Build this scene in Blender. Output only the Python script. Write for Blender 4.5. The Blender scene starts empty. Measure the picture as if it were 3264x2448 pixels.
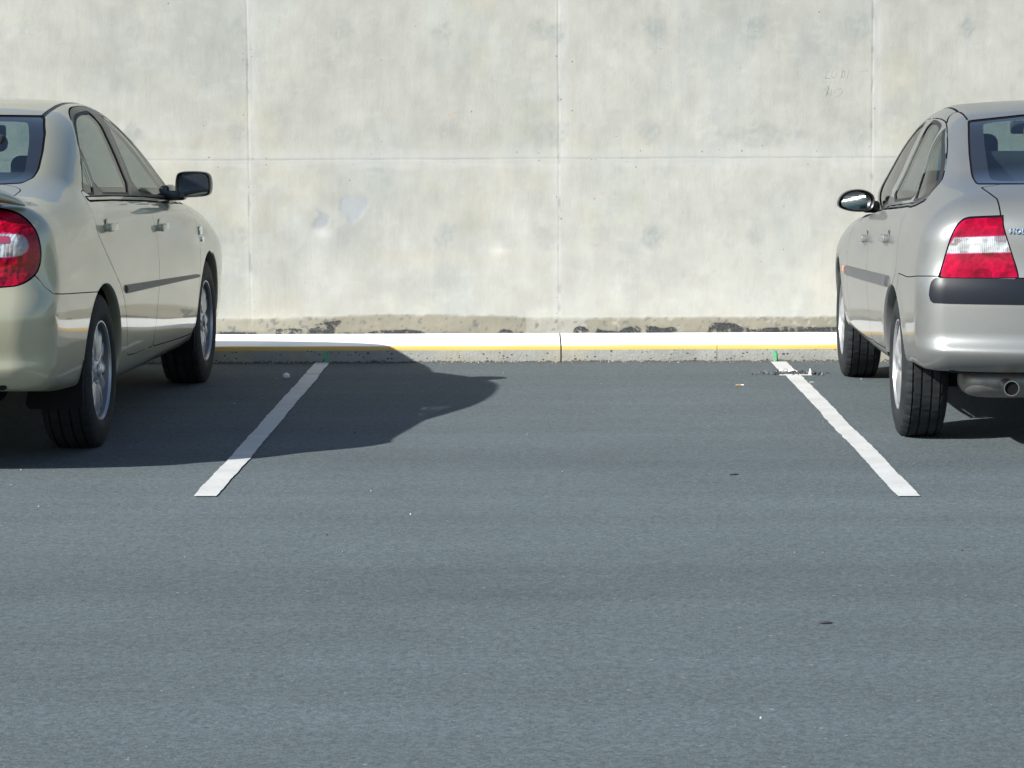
import bpy, bmesh, math, random
import numpy as np
from mathutils import Vector, Matrix
random.seed(7); RNG = np.random.RandomState(11)
scene = bpy.context.scene
COL = scene.collection

# ------------------------------------------------------------------ camera
cam_d = bpy.data.cameras.new('camera'); cam_d.sensor_width = 36.0; cam_d.lens = 36.0 * 8390 / 3264
cam_d.clip_start = .1; cam_d.clip_end = 2000
cam = bpy.data.objects.new('camera', cam_d); COL.objects.link(cam); scene.camera = cam
_yaw, _pit, _roll = math.radians(.60966), math.radians(5.83644), math.radians(.25)
cam.matrix_world = (Matrix.Translation((0, 0, 1.40)) @ Matrix.Rotation(_yaw, 4, 'Z') @
                    Matrix.Rotation(math.pi / 2 - _pit, 4, 'X') @ Matrix.Rotation(-_roll, 4, 'Z'))

# ------------------------------------------------------------------ sky, sun, exposure
SX, SY = 1.30, .88                       # ground shift of a shadow per metre of height
elev = math.atan(1 / math.hypot(SX, SY)); az = math.atan2(SY, SX)
world = bpy.data.worlds.new('World'); scene.world = world; world.use_nodes = True
wn = world.node_tree.nodes; wl = world.node_tree.links
sky = wn.new('ShaderNodeTexSky'); sky.sky_type = 'NISHITA'; sky.sun_disc = False
sky.sun_elevation = elev; sky.sun_rotation = math.atan2(-SX, -SY)
sky.air_density = 1.0; sky.dust_density = .5; sky.ozone_density = 1.0
wl.new(sky.outputs[0], wn['Background'].inputs[0]); wn['Background'].inputs[1].default_value = .080
sun_d = bpy.data.lights.new('sun', 'SUN'); sun_d.energy = 4.6; sun_d.angle = math.radians(.53); sun_d.color = (1, .985, .93)
sun = bpy.data.objects.new('sun', sun_d); COL.objects.link(sun); sun.location = (-8, -5, 8)
sun.rotation_euler = Vector((SX, SY, -1)).to_track_quat('-Z', 'Y').to_euler()
scene.view_settings.view_transform = 'Standard'; scene.view_settings.look = 'None'
scene.view_settings.exposure = 1.0; scene.view_settings.gamma = 1.0
scene.cycles.sample_clamp_indirect = 0; scene.cycles.max_bounces = 12; scene.cycles.transparent_max_bounces = 16; scene.cycles.glossy_bounces = 6

# ------------------------------------------------------------------ object helpers
def tag(o, label=None, cat=None, group=None, kind=None):
    for k, v in (('label', label), ('category', cat), ('group', group), ('kind', kind)):
        if v: o[k] = v
    return o
def empty(name, loc, rz=0):
    o = bpy.data.objects.new(name, None); COL.objects.link(o); o.location = loc; o.rotation_euler = (0, 0, rz)
    o.empty_display_size = .3; return o
def link(name, me, mat, parent=None):
    o = bpy.data.objects.new(name, me); COL.objects.link(o); o.parent = parent
    for m in (mat if isinstance(mat, (list, tuple)) else [mat]): me.materials.append(m)
    return o
def mesh_np(name, V, T, N=None):
    V = np.asarray(V, np.float32); T = np.asarray(T, np.int32); k = T.shape[1]
    me = bpy.data.meshes.new(name); me.vertices.add(len(V)); me.vertices.foreach_set('co', V.ravel())
    me.loops.add(T.size); me.loops.foreach_set('vertex_index', T.ravel())
    me.polygons.add(len(T)); me.polygons.foreach_set('loop_start', np.arange(0, T.size, k, dtype=np.int32))
    me.polygons.foreach_set('use_smooth', np.ones(len(T), bool))
    me.update(calc_edges=True); me.validate()
    if N is not None: me.normals_split_custom_set_from_vertices(np.asarray(N, np.float32).tolist())
    return me
def bm_obj(name, bm, mat, parent=None, smooth=35):
    me = bpy.data.meshes.new(name)
    bmesh.ops.recalc_face_normals(bm, faces=bm.faces[:])
    for f in bm.faces: f.smooth = smooth > 0
    if 0 < smooth < 180:
        for e in bm.edges:
            if len(e.link_faces) == 2 and e.calc_face_angle(0) > math.radians(smooth): e.smooth = False
    bm.to_mesh(me); bm.free(); return link(name, me, mat, parent)
def rbox(bm, c, s, r=.02, seg=3, rot=None):
    """bevelled box centred at c with full size s"""
    t = bmesh.new(); bmesh.ops.create_cube(t, size=1)
    bmesh.ops.scale(t, vec=s, verts=t.verts)
    if r > 0: bmesh.ops.bevel(t, geom=t.edges[:], offset=min(r, min(s) * .49), segments=seg, profile=.5, affect='EDGES')
    if rot is not None: bmesh.ops.transform(t, matrix=rot, verts=t.verts)
    bmesh.ops.translate(t, vec=c, verts=t.verts)
    me = bpy.data.meshes.new('tmp'); t.to_mesh(me); t.free(); bm.from_mesh(me); bpy.data.meshes.remove(me); return bm
def loft(bm, rings, close=True, cap=True):
    rs = [[bm.verts.new(p) for p in r] for r in rings]; n = len(rs[0])
    for a, b in zip(rs, rs[1:]):
        for i in range(n if close else n - 1):
            j = (i + 1) % n; bm.faces.new((a[i], a[j], b[j], b[i]))
    if cap:
        bm.faces.new(rs[0][::-1]); bm.faces.new(rs[-1])
    return rs
def lathe_x(bm, prof, n, close=True, fn=None):
    """revolve profile [(x, r)] about the x axis; fn(i, k, x, r) -> (x, r)"""
    rings = []
    for i in range(n):
        a = 2 * math.pi * i / n; rg = []
        for k, (x, r) in enumerate(prof):
            if fn: x, r = fn(i, k, x, r)
            rg.append((x, r * math.cos(a), r * math.sin(a)))
        rings.append(rg)
    vs = [[bm.verts.new(p) for p in r] for r in rings]
    m = len(prof)
    for i in range(n):
        a, b = vs[i], vs[(i + 1) % n]
        for k in range(m - 1 + (1 if close else 0)):
            l = (k + 1) % m; bm.faces.new((a[k], a[l], b[l], b[k]))
    return vs
def tube(bm, pts, r, n=10):
    pts = [Vector(p) for p in pts]; rings = []
    for i, p in enumerate(pts):
        d = (pts[min(i + 1, len(pts) - 1)] - pts[max(i - 1, 0)]).normalized()
        u = d.cross(Vector((0, 0, 1)))
        if u.length < 1e-3: u = Vector((1, 0, 0))
        u.normalize(); v = d.cross(u); rr = r[i] if isinstance(r, (list, tuple)) else r
        rings.append([p + rr * (u * math.cos(2 * math.pi * k / n) + v * math.sin(2 * math.pi * k / n)) for k in range(n)])
    loft(bm, rings)

# ------------------------------------------------------------------ material helpers
class NT:
    def __init__(s, name):
        s.m = bpy.data.materials.new(name); s.m.use_nodes = True; s.t = s.m.node_tree; s.n = s.t.nodes
        s.b = s.n['Principled BSDF']; s.out = s.n['Material Output']
    def new(s, t, **kw):
        nd = s.n.new(t)
        for k, v in kw.items(): setattr(nd, k, v)
        return nd
    def set(s, nd, key, v):
        if hasattr(v, 'is_linked') or isinstance(v, bpy.types.NodeSocket): s.t.links.new(v, nd.inputs[key])
        else:
            if isinstance(v, (tuple, list)) and len(v) == 3 and nd.inputs[key].type == 'RGBA': v = (*v, 1)
            nd.inputs[key].default_value = v
    def P(s, **kw):
        names = dict(base='Base Color', metal='Metallic', rough='Roughness', coat='Coat Weight', coat_r='Coat Roughness', spec='Specular IOR Level', normal='Normal', ior='IOR', alpha='Alpha', sheen='Sheen Weight')
        for k, v in kw.items(): s.set(s.b, names[k], v)
        return s
    def coord(s, scale=(1, 1, 1), out='Object', loc=(0, 0, 0)):
        c = s.new('ShaderNodeTexCoord'); mp = s.new('ShaderNodeMapping'); s.t.links.new(c.outputs[out], mp.inputs[0])
        mp.inputs['Scale'].default_value = scale; mp.inputs['Location'].default_value = loc; return mp.outputs[0]
    def noise(s, vec, scale, detail=3, rough=.55, dist=0):
        n = s.new('ShaderNodeTexNoise'); s.t.links.new(vec, n.inputs['Vector']); n.inputs['Scale'].default_value = scale
        n.inputs['Detail'].default_value = detail; n.inputs['Roughness'].default_value = rough; n.inputs['Distortion'].default_value = dist
        return n.outputs[0]
    def vor(s, vec, scale, out='Distance', feature='F1'):
        n = s.new('ShaderNodeTexVoronoi', feature=feature); s.t.links.new(vec, n.inputs['Vector']); n.inputs['Scale'].default_value = scale
        return n.outputs[out]
    def ramp(s, fac, stops, interp='LINEAR'):
        r = s.new('ShaderNodeValToRGB'); s.t.links.new(fac, r.inputs[0]); e = r.color_ramp.elements; r.color_ramp.interpolation = interp
        while len(e) < len(stops): e.new(.5)
        for el, (p, c) in zip(e, stops):
            el.position = p; el.color = (c, c, c, 1) if isinstance(c, (int, float)) else (*c, 1)
        return r.outputs[0]
    def mix(s, fac, a, b, mode='MIX'):
        n = s.new('ShaderNodeMix', data_type='RGBA', blend_type=mode)
        for i, v in ((0, fac), (6, a), (7, b)):
            if isinstance(v, bpy.types.NodeSocket): s.t.links.new(v, n.inputs[i])
            else: n.inputs[i].default_value = (*v, 1) if isinstance(v, (tuple, list)) else v
        return n.outputs[2]
    def math(s, op, a, b=0., clamp=False):
        n = s.new('ShaderNodeMath', operation=op); n.use_clamp = clamp
        for i, v in ((0, a), (1, b)):
            if isinstance(v, bpy.types.NodeSocket): s.t.links.new(v, n.inputs[i])
            else: n.inputs[i].default_value = v
        return n.outputs[0]
    def bump(s, h, strength, dist, normal=None):
        n = s.new('ShaderNodeBump'); s.t.links.new(h, n.inputs['Height']); n.inputs['Strength'].default_value = strength; n.inputs['Distance'].default_value = dist
        if normal is not None: s.t.links.new(normal, n.inputs['Normal'])
        return n.outputs[0]
    def xyz(s, vec):
        n = s.new('ShaderNodeSeparateXYZ'); s.t.links.new(vec, n.inputs[0]); return n.outputs
def plain(name, base, rough=.5, metal=0, coat=0, spec=.5, dust=0):
    m = NT(name); v = m.coord()
    f = m.noise(v, 9, 4); c = m.mix(m.ramp(f, [(.3, 0), (.7, 1)]), tuple(x * .93 for x in base), tuple(min(1, x * 1.06) for x in base))
    if dust:
        c = m.mix(m.math('MULTIPLY', m.ramp(m.noise(v, 35, 5), [(.4, 0), (.75, 1)]), dust), c, (.30, .28, .24))
    return m.P(base=c, rough=rough, metal=metal, coat=coat, coat_r=.03, spec=spec).m
# ---------- smooth curves ----------
class Spl:
    """natural cubic spline, tabulated for speed"""
    def __init__(s, *pts):
        x=np.array([p[0] for p in pts],float); y=np.array([p[1] for p in pts],float)
        n=len(x); h=np.diff(x); A=np.eye(n); b=np.zeros(n)
        for i in range(1,n-1):
            A[i,i-1]=h[i-1]; A[i,i]=2*(h[i-1]+h[i]); A[i,i+1]=h[i]
            b[i]=6*((y[i+1]-y[i])/h[i]-(y[i]-y[i-1])/h[i-1])
        m=np.linalg.solve(A,b)
        t=np.linspace(x[0]-.6,x[-1]+.6,5000); i=np.clip(np.searchsorted(x,t)-1,0,n-2)
        tc=np.clip(t,x[0],x[-1]); a=(x[i+1]-tc)/h[i]; c=1-a
        v=a*y[i]+c*y[i+1]+((a**3-a)*m[i]+(c**3-c)*m[i+1])*h[i]**2/6
        d0=(y[1]-y[0])/h[0]-h[0]*m[1]/6; d1=(y[-1]-y[-2])/h[-1]+h[-1]*m[-2]/6
        v=v+np.minimum(t-x[0],0)*d0+np.maximum(t-x[-1],0)*d1
        s.t=t; s.v=v; s.g=np.gradient(v,t)
    def __call__(s,x): return np.interp(x,s.t,s.v)
    def d(s,x): return np.interp(x,s.t,s.g)
def smax(a,b,r):
    u=a+r; v=b+r
    return np.where((u>0)&(v>0), np.sqrt(np.maximum(u,0)**2+np.maximum(v,0)**2)-r, np.maximum(a,b))
def smin(a,b,r): return -smax(-a,-b,r)
def sstep(a,b,x):
    t=np.clip((x-a)/(b-a),0,1); return t*t*(3-2*t)
# ---------- implicit sedan body ----------
def body_field(S,P):
    x=np.abs(P[:,0]); y=P[:,1]; z=P[:,2]
    fl=0
    for yw in (0.,S['wb']):                      # gentle flare round the wheel arches
        rr=np.hypot(y-yw,z-S['wz'])
        fl=fl+S['flare']*np.exp(-((rr-S['ra']-.01)/.045)**2)*sstep(.2,.36,z)
    side=x-(S['W'](y)+S['s'](z)+fl)
    ct=S['crown']*(x/.8)**2
    top=(z-(S['Zt'](y)-ct))/np.sqrt(1+S['Zt'].d(y)**2)
    L=smax(side,top,S['rt'](y))
    rear=(S['yr'](z)+S['kr']*(x/.85)**S['er'])-y
    L=smax(L,rear,S['rr'])
    front=y-(S['yf'](z)-S['kf']*(x/.85)**2.5)
    L=smax(L,front,.12)
    L=smax(L,S['zb'](y)-z,.06)
    # greenhouse
    g=(x-(S['Wg'](z)+S['Wgy'](y)))*.94
    k=S['kg']*(x/.6)**2
    ye=y-k*np.where(y<1.0,1,-1)*sstep(0,.45,np.abs(y-1.0))
    zr=(z-(S['Zr'](ye)-S['rc']*(x/.6)**2))/np.sqrt(1+S['Zr'].d(ye)**2)
    G=smax(g,zr,S['rg'])
    G=smax(G,.8-z,.02)
    G=smax(G,S['gy'][0]-y,.02); G=smax(G,y-S['gy'][1],.02)
    return smin(L,G,S['ru'](y))
CAMRY=dict(wb=2.72,wz=.325,ra=.372,flare=0.,crown=.05,rr=.13,kr=.15,er=2.4,kf=.26,
 W=Spl((-1.2,.835),(-.9,.866),(-.5,.882),(0,.893),(1.3,.8975),(2.6,.896),(3.1,.882),(3.5,.835),(3.8,.76)),
 s=Spl((.1,-.09),(.22,-.058),(.32,-.026),(.45,-.008),(.6,0),(.75,-.002),(.88,-.014),(.98,-.034),(1.06,-.064),(1.2,-.13)),
 Zt=Spl((-1.2,1.035),(-1.0,1.07),(-.7,1.098),(-.3,1.105),(.3,1.085),(1.2,1.05),(2.0,1.03),(2.4,1.018),(2.72,.985),(3.05,.922),(3.3,.848),(3.55,.735),(3.75,.6)),
 rt=Spl((-1.2,.09),(-.3,.10),(.2,.075),(2,.075),(2.6,.12),(3.7,.12)),
 yr=Spl((.2,-1.0),(.3,-1.045),(.36,-1.078),(.40,-1.096),(.425,-1.103),(.45,-1.100),(.52,-1.105),(.60,-1.113),(.64,-1.110),(.68,-1.092),(.73,-1.063),(.78,-1.050),(.9,-1.045),(1.0,-1.03),(1.1,-1.0)),
 yf=Spl((.2,3.58),(.35,3.66),(.5,3.70),(.65,3.68),(.8,3.58),(.95,3.40)),
 zb=Spl((-1.2,.355),(-.9,.33),(-.45,.275),(.4,.235),(1.2,.225),(2.3,.225),(3.0,.22),(3.7,.22)),
 Wg=Spl((.78,.62),(.88,.765),(.95,.815),(1.0,.822),(1.1,.790),(1.2,.754),(1.3,.714),(1.4,.668),(1.5,.615)),
 Wgy=Spl((-.7,-.045),(-.3,-.022),(.2,-.004),(1.0,0),(1.8,-.008),(2.5,-.04),(2.8,-.07)),
 kg=.10,rc=.035,rg=.10,
 Zr=Spl((-.8,.96),(-.6,1.05),(-.45,1.118),(-.2,1.225),(0,1.312),(.25,1.41),(.5,1.462),(.8,1.49),(1.1,1.495),(1.35,1.483),(1.6,1.435),(1.9,1.33),(2.2,1.205),(2.55,1.045),(2.8,.92)),
 ru=Spl((-1.2,.12),(-.2,.12),(.25,.03),(2.2,.03),(2.6,.05),(3.7,.05)),
 gy=(-.58,2.62),cap=(-.45,3.0),z0=.66)
VECTRA=dict(wb=2.637,wz=.315,ra=.345,flare=.007,crown=.07,rr=.10,kr=.17,er=2.4,kf=.26,
 W=Spl((-1.0,.79),(-.7,.822),(-.4,.836),(0,.846),(1.2,.8535),(2.5,.848),(3.0,.82),(3.3,.765),(3.6,.68)),
 s=Spl((.1,-.08),(.25,-.045),(.35,-.02),(.48,-.004),(.6,0),(.75,-.006),(.88,-.026),(.98,-.052),(1.06,-.085),(1.2,-.15)),
 Zt=Spl((-1.0,1.0),(-.85,1.04),(-.7,1.07),(-.45,1.095),(-.1,1.095),(.4,1.055),(1.2,1.005),(1.7,.965),(2.1,.945),(2.4,.925),(2.64,.898),(3.0,.84),(3.25,.765),(3.5,.65)),
 rt=Spl((-1.2,.13),(-.5,.13),(.2,.08),(2,.08),(2.6,.12),(3.7,.12)),
 yr=Spl((.25,-.79),(.33,-.835),(.375,-.862),(.405,-.882),(.425,-.894),(.442,-.896),(.460,-.886),(.482,-.874),(.52,-.869),(.58,-.868),(.64,-.866),(.70,-.857),(.76,-.835),(.9,-.82),(1.0,-.795),(1.1,-.75)),
 yf=Spl((.2,3.43),(.35,3.50),(.5,3.53),(.62,3.50),(.75,3.40),(.9,3.2)),
 zb=Spl((-1.0,.36),(-.7,.345),(-.4,.33),(.35,.285),(1.2,.27),(2.3,.27),(3.0,.25),(3.6,.22)),
 Wg=Spl((.76,.56),(.86,.70),(.93,.745),(1.0,.752),(1.1,.713),(1.2,.671),(1.3,.624),(1.4,.572),(1.5,.513)),
 Wgy=Spl((-.7,-.045),(-.3,-.02),(.2,-.002),(.9,0),(1.3,-.008),(1.7,-.028),(2.1,-.055),(2.8,-.11)),
 kg=.10,rc=.035,rg=.10,
 Zr=Spl((-.8,.95),(-.6,1.03),(-.43,1.10),(-.2,1.205),(0,1.295),(.2,1.375),(.45,1.43),(.75,1.457),(1.05,1.457),(1.3,1.435),(1.55,1.38),(1.85,1.265),(2.15,1.135),(2.5,.98),(2.75,.86)),
 ru=Spl((-1.2,.12),(-.2,.10),(.2,.03),(2.1,.03),(2.5,.05),(3.6,.05)),
 gy=(-.56,2.55),cap=(-.3,2.9),z0=.64)
def body_mesh(S,nphi=210,step=.012,ncap=84):
    ya,yb=S['cap']; nm=int((yb-ya)/step)
    st=[(ya,-np.pi/2*(1-i/ncap)) for i in range(ncap)]+[(ya+(yb-ya)*i/nm,0.) for i in range(nm+1)]+[(yb,np.pi/2*(i+1)/(ncap//2)) for i in range(ncap//2)]
    st=np.array(st); phi=np.linspace(-np.pi/2,np.pi/2,nphi)
    yc,psi=[a[:,None]+0*phi for a in (st[:,0],st[:,1])]
    ph=phi+0*yc
    D=np.stack([np.cos(ph)*np.cos(psi),np.sin(psi),np.sin(ph)*np.cos(psi)],-1).reshape(-1,3)
    O=np.stack([0*yc,yc,0*yc+S['z0']],-1).reshape(-1,3)
    lo=np.zeros(len(O)); hi=np.full(len(O),1.6)
    done=np.zeros(len(O),bool)
    for r in np.arange(.1,1.6,.05):      # first crossing outward
        idx=np.where(~done)[0]
        if not len(idx): break
        f=body_field(S,O[idx]+r*D[idx]); o=f>0
        hi[idx[o]]=r; done[idx[o]]=True; lo[idx[~o]]=r
    for _ in range(16):
        m=.5*(lo+hi); f=body_field(S,O+m[:,None]*D); o=f>0
        hi=np.where(o,m,hi); lo=np.where(o,lo,m)
    V=O+(.5*(lo+hi))[:,None]*D
    N=grad(S,V)
    n0,n1=yc.shape; I=np.arange(n0*n1).reshape(n0,n1)
    a,b,c,d=I[:-1,:-1].ravel(),I[1:,:-1].ravel(),I[1:,1:].ravel(),I[:-1,1:].ravel()
    T=np.concatenate([np.stack([a,b,c],1),np.stack([a,c,d],1)])
    # drop degenerate at pole
    e=np.linalg.norm(np.cross(V[T[:,1]]-V[T[:,0]],V[T[:,2]]-V[T[:,0]]),axis=1)
    T=T[e>1e-10]
    nf=np.cross(V[T[:,1]]-V[T[:,0]],V[T[:,2]]-V[T[:,0]])
    if (nf*N[T[:,0]]).sum()<0: T=T[:,::-1]
    V[:,0]=np.where(np.abs(V[:,0])<1e-6,0,V[:,0])
    return V,N,T
def grad(S,V,e=.003):
    g=np.stack([body_field(S,V+e*np.eye(3)[k])-body_field(S,V-e*np.eye(3)[k]) for k in range(3)],1)
    g[V[:,0]<2e-3,0]*=0
    return g/np.maximum(np.linalg.norm(g,axis=1,keepdims=True),1e-9)
# ------------------------------------------------------------------ value noise for worn surfaces
def vnoise(x, y, sx, sy, seed, octs=4, gain=.55):
    out = np.zeros_like(x, float); amp = 1; tot = 0; rng = np.random.RandomState(seed % 99991)
    for o in range(octs):
        g = rng.rand(256, 256); u = x / sx + 57.3 * o + 100; v = y / sy + 31.7 * o + 100
        i = np.floor(u).astype(int); j = np.floor(v).astype(int); fu = u - i; fv = v - j
        fu = fu * fu * (3 - 2 * fu); fv = fv * fv * (3 - 2 * fv); i %= 256; j %= 256; i1 = (i + 1) % 256; j1 = (j + 1) % 256
        out += amp * ((g[i, j] * (1 - fu) + g[i1, j] * fu) * (1 - fv) + (g[i, j1] * (1 - fu) + g[i1, j1] * fu) * fv)
        tot += amp; amp *= gain; sx /= 2; sy /= 2
    return out / tot
def sst(a, b, x):
    t = np.clip((x - a) / (b - a), 0, 1); return t * t * (3 - 2 * t)
def col_attr(me, C):
    a = me.color_attributes.new('col', 'FLOAT_COLOR', 'POINT')
    a.data.foreach_set('color', np.concatenate([C, np.ones((len(C), 1))], 1).astype(np.float32).ravel())

KERB_Y, KERB_Z, WALL_Y = 14.92, .094, 15.78
# ------------------------------------------------------------------ asphalt
def mat_asphalt():
    m = NT('asphalt'); v = m.coord(); X, Y, Z = m.xyz(v)
    fine = m.noise(v, 150, 5, .7); mid = m.noise(v, 38, 4, .6); big = m.noise(v, 1.1, 4, .6)
    str1 = m.noise(m.coord((.16, 2.6, 1)), 1.0, 5, .62); str2 = m.noise(m.coord((.7, 11, 1)), 1.0, 4, .6)
    wob = m.math('MULTIPLY', m.math('SUBTRACT', m.noise(m.coord((.5, .8, 1)), 1.0, 4), .5), .9)
    yy = m.math('DIVIDE', m.math('ADD', Y, wob), 20.)
    band = m.ramp(yy, [(.0, .5), (.335, .52), (.355, .40), (.372, .56), (.385, .30), (.405, .36), (.425, .60), (.50, .62), (.522, .38), (.545, .42), (.56, .62), (.60, .55), (.685, .50), (.70, .30), (.72, .46), (.746, .38)])
    c = m.ramp(fine, [(.26, (.030, .038, .043)), (.45, (.074, .088, .094)), (.60, (.096, .112, .118)), (.78, (.155, .172, .176))])
    c = m.mix(.55, c, m.ramp(mid, [(.3, (.069, .084, .091)), (.7, (.111, .130, .137))]))
    gv = m.new('ShaderNodeTexVoronoi'); m.t.links.new(v, gv.inputs[0]); gv.inputs['Scale'].default_value = 105
    gs = m.new('ShaderNodeSeparateColor'); m.t.links.new(gv.outputs['Color'], gs.inputs[0])
    c = m.mix(.55, c, m.mix(gs.outputs[0], (.66, .67, .67), (1.40, 1.44, 1.44)), 'MULTIPLY')
    k = m.math('ADD', m.math('MULTIPLY', m.math('SUBTRACT', str1, .5), .42), m.math('MULTIPLY', m.math('SUBTRACT', str2, .5), .09))
    k = m.math('ADD', k, m.math('MULTIPLY', m.math('SUBTRACT', band, .5), .50))
    k = m.math('ADD', m.math('ADD', k, m.math('MULTIPLY', m.math('SUBTRACT', big, .5), .30)), 1.02)
    kk = m.new('ShaderNodeCombineColor'); [m.t.links.new(k, kk.inputs[i]) for i in range(3)]
    c = m.mix(1.0, c, kk.outputs[0], 'MULTIPLY')
    # sparse pale chips of stone and a few dark ones
    vd = m.vor(v, 42); vc = m.new('ShaderNodeTexVoronoi'); m.t.links.new(v, vc.inputs[0]); vc.inputs['Scale'].default_value = 42
    sc = m.new('ShaderNodeSeparateColor'); m.t.links.new(vc.outputs['Color'], sc.inputs[0])
    chip = m.math('MULTIPLY', m.math('GREATER_THAN', sc.outputs[0], .955), m.math('LESS_THAN', vd, m.math('MULTIPLY', sc.outputs[1], .24)))
    c = m.mix(m.math('MULTIPLY', chip, .42), c, (.36, .35, .33))
    dk = m.math('MULTIPLY', m.math('GREATER_THAN', sc.outputs[2], .985), m.math('LESS_THAN', vd, .26))
    c = m.mix(m.math('MULTIPLY', dk, .4), c, (.018, .022, .026))
    # short drag marks running along the rows
    vm = m.coord((1.6, 9, 1)); sm = m.math('MULTIPLY', m.ramp(m.noise(vm, 2.2, 6, .7), [(.63, 0), (.72, 1)]), .45)
    c = m.mix(sm, c, (.040, .047, .055))
    # dirt and fine silt against the kerb
    edge = m.math('MULTIPLY', m.ramp(m.math('DIVIDE', m.math('ADD', Y, m.math('MULTIPLY', wob, .12)), 20.), [(.738, 0), (.7455, 1)]), m.ramp(m.noise(v, 14, 5), [(.35, .15), (.65, .9)]))
    c = m.mix(edge, c, (.10, .085, .055))
    h = m.math('ADD', fine, m.math('MULTIPLY', gs.outputs[1], .6))
    n = m.bump(h, .55, .006); n = m.bump(str2, .15, .01, n)
    return m.P(base=c, rough=.90, spec=.18, normal=n).m
def build_ground():
    bm = bmesh.new(); xs = [-120, -20, 20, 120]; ys = [-120, -10, KERB_Y + .4, 15.9, 140]
    g = [[bm.verts.new((x, y, 0)) for x in xs] for y in ys]
    for j in range(len(ys) - 1):
        for i in range(len(xs) - 1): bm.faces.new((g[j][i], g[j][i + 1], g[j + 1][i + 1], g[j + 1][i]))
    tag(bm_obj('ground', bm, mat_asphalt(), None, 0), kind='structure')

def mat_line():
    m = NT('road_paint'); v = m.coord()
    w = m.ramp(m.noise(v, 60, 5, .7), [(.30, 0), (.42, 1)]); w2 = m.ramp(m.noise(v, 5, 5, .6), [(.35, .0), (.6, 1)])
    c = m.mix(w2, (.42, .42, .405), (.49, .49, .475)); c = m.mix(w, (.33, .34, .34), c)
    sp = m.math('LESS_THAN', m.vor(v, 34), .085); c = m.mix(m.math('MULTIPLY', sp, .85), c, (.05, .055, .06))
    return m.P(base=c, rough=.7, normal=m.bump(m.noise(v, 150, 4), .3, .003), alpha=m.ramp(m.math('ADD', m.noise(v, 75, 5, .7), m.math('MULTIPLY', m.math('SUBTRACT', m.noise(v, 6, 4), .5), .35)), [(.27, 0), (.31, 1)])).m
LINE = None
def strip_line(x0, x1, y0, y1, w, seed, notch=None):
    rng = np.random.RandomState(seed); n = int(abs(y1 - y0) / .012); t = np.linspace(0, 1, n); y = y0 + (y1 - y0) * t
    xc = x0 + (x1 - x0) * t + .012 * (vnoise(y, 0 * y, .9, 1, seed, 3) - .5)
    l = -w / 2 + .009 * (vnoise(y, 0 * y, .09, 1, seed + 1, 4) - .5); r = w / 2 + .009 * (vnoise(y, 0 * y, .09, 1, seed + 2, 4) - .5)
    z = .004
    V = np.concatenate([np.stack([xc + l, y, 0 * y + z], 1), np.stack([xc + r, y, 0 * y + z], 1)])
    i = np.arange(n - 1)
    F = np.concatenate([np.stack([i, n + i, n + i + 1, i + 1], 1)])
    return V, F
def build_lines():
    mt = mat_line()
    def mk(segs):
        V = []; F = []; o = 0
        for s in segs:
            v, f = strip_line(*s); V.append(v); F.append(f + o); o += len(v)
        me = mesh_np('parking_line', np.concatenate(V), np.concatenate(F)); me.polygons.foreach_set('use_smooth', np.zeros(len(me.polygons), bool)); tag(link('parking_line', me, mt), kind='structure')
    mk([(-1.2365, -1.2365, 9.625, 14.215, .086, 3), (-1.238, -1.236, 14.235, 14.90, .082, 4)])
    mk([(1.354, 1.362, 9.575, 14.14, .084, 5), (1.352, 1.352, 14.30, 14.86, .090, 6)])
    mk([(-3.83, -3.83, 9.62, 14.88, .086, 7)]); mk([(3.95, 3.95, 9.6, 14.88, .086, 8)])

# ------------------------------------------------------------------ kerb
def mat_kerb():
    m = NT('kerb_concrete'); v = m.coord(); X, Y, Z = m.xyz(v)
    c = m.ramp(m.noise(v, 7, 6, .65), [(.3, (.25, .25, .235)), (.7, (.36, .36, .335))])
    c = m.mix(m.math('MULTIPLY', m.ramp(m.noise(v, 3.1, 3), [(.5, 0), (.7, 1)]), .4), c, (.42, .36, .24))
    vp = m.coord((1, 1, 1.5)); pv = m.new('ShaderNodeTexVoronoi'); m.t.links.new(vp, pv.inputs[0]); pv.inputs['Scale'].default_value = 44
    sc = m.new('ShaderNodeSeparateColor'); m.t.links.new(pv.outputs['Color'], sc.inputs[0])
    wv = m.math('ADD', pv.outputs['Distance'], m.math('MULTIPLY', m.math('SUBTRACT', m.noise(v, 90, 3), .5), .25))
    hole = m.math('LESS_THAN', wv, m.math('MULTIPLY', m.math('POWER', sc.outputs[0], 2.6), .40))
    c = m.mix(m.math('MULTIPLY', hole, .9), c, (.05, .055, .06))
    moss = m.math('LESS_THAN', Z, m.math('MULTIPLY', m.ramp(m.noise(v, 48, 6, .8), [(.42, 0), (.80, 1)]), .026))
    c = m.mix(m.math('MULTIPLY', moss, .8), c, (.055, .060, .048))
    return m.P(base=c, rough=.9, normal=m.bump(m.math('SUBTRACT', m.noise(v, 60, 5), m.math('MULTIPLY', hole, 1.5)), .5, .006)).m
def mat_worn_paint(name, a, b, dirt, amt):
    m = NT(name); v = m.coord()
    st = m.noise(m.coord((.5, 12, 4)), 2., 5, .6)
    c = m.mix(m.ramp(st, [(.35, 0), (.65, 1)]), a, b)
    d = m.math('MULTIPLY', m.ramp(m.noise(m.coord((2.2, 9, 5)), 1.6, 6, .7), [(.62, 0), (.74, 1)]), amt); c = m.mix(d, c, dirt)
    sp = m.math('LESS_THAN', m.vor(v, 16), .04); c = m.mix(m.math('MULTIPLY', sp, .7), c, (.2, .2, .19))
    return m.P(base=c, rough=.65, normal=m.bump(m.noise(v, 70, 4), .2, .004)).m
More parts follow.
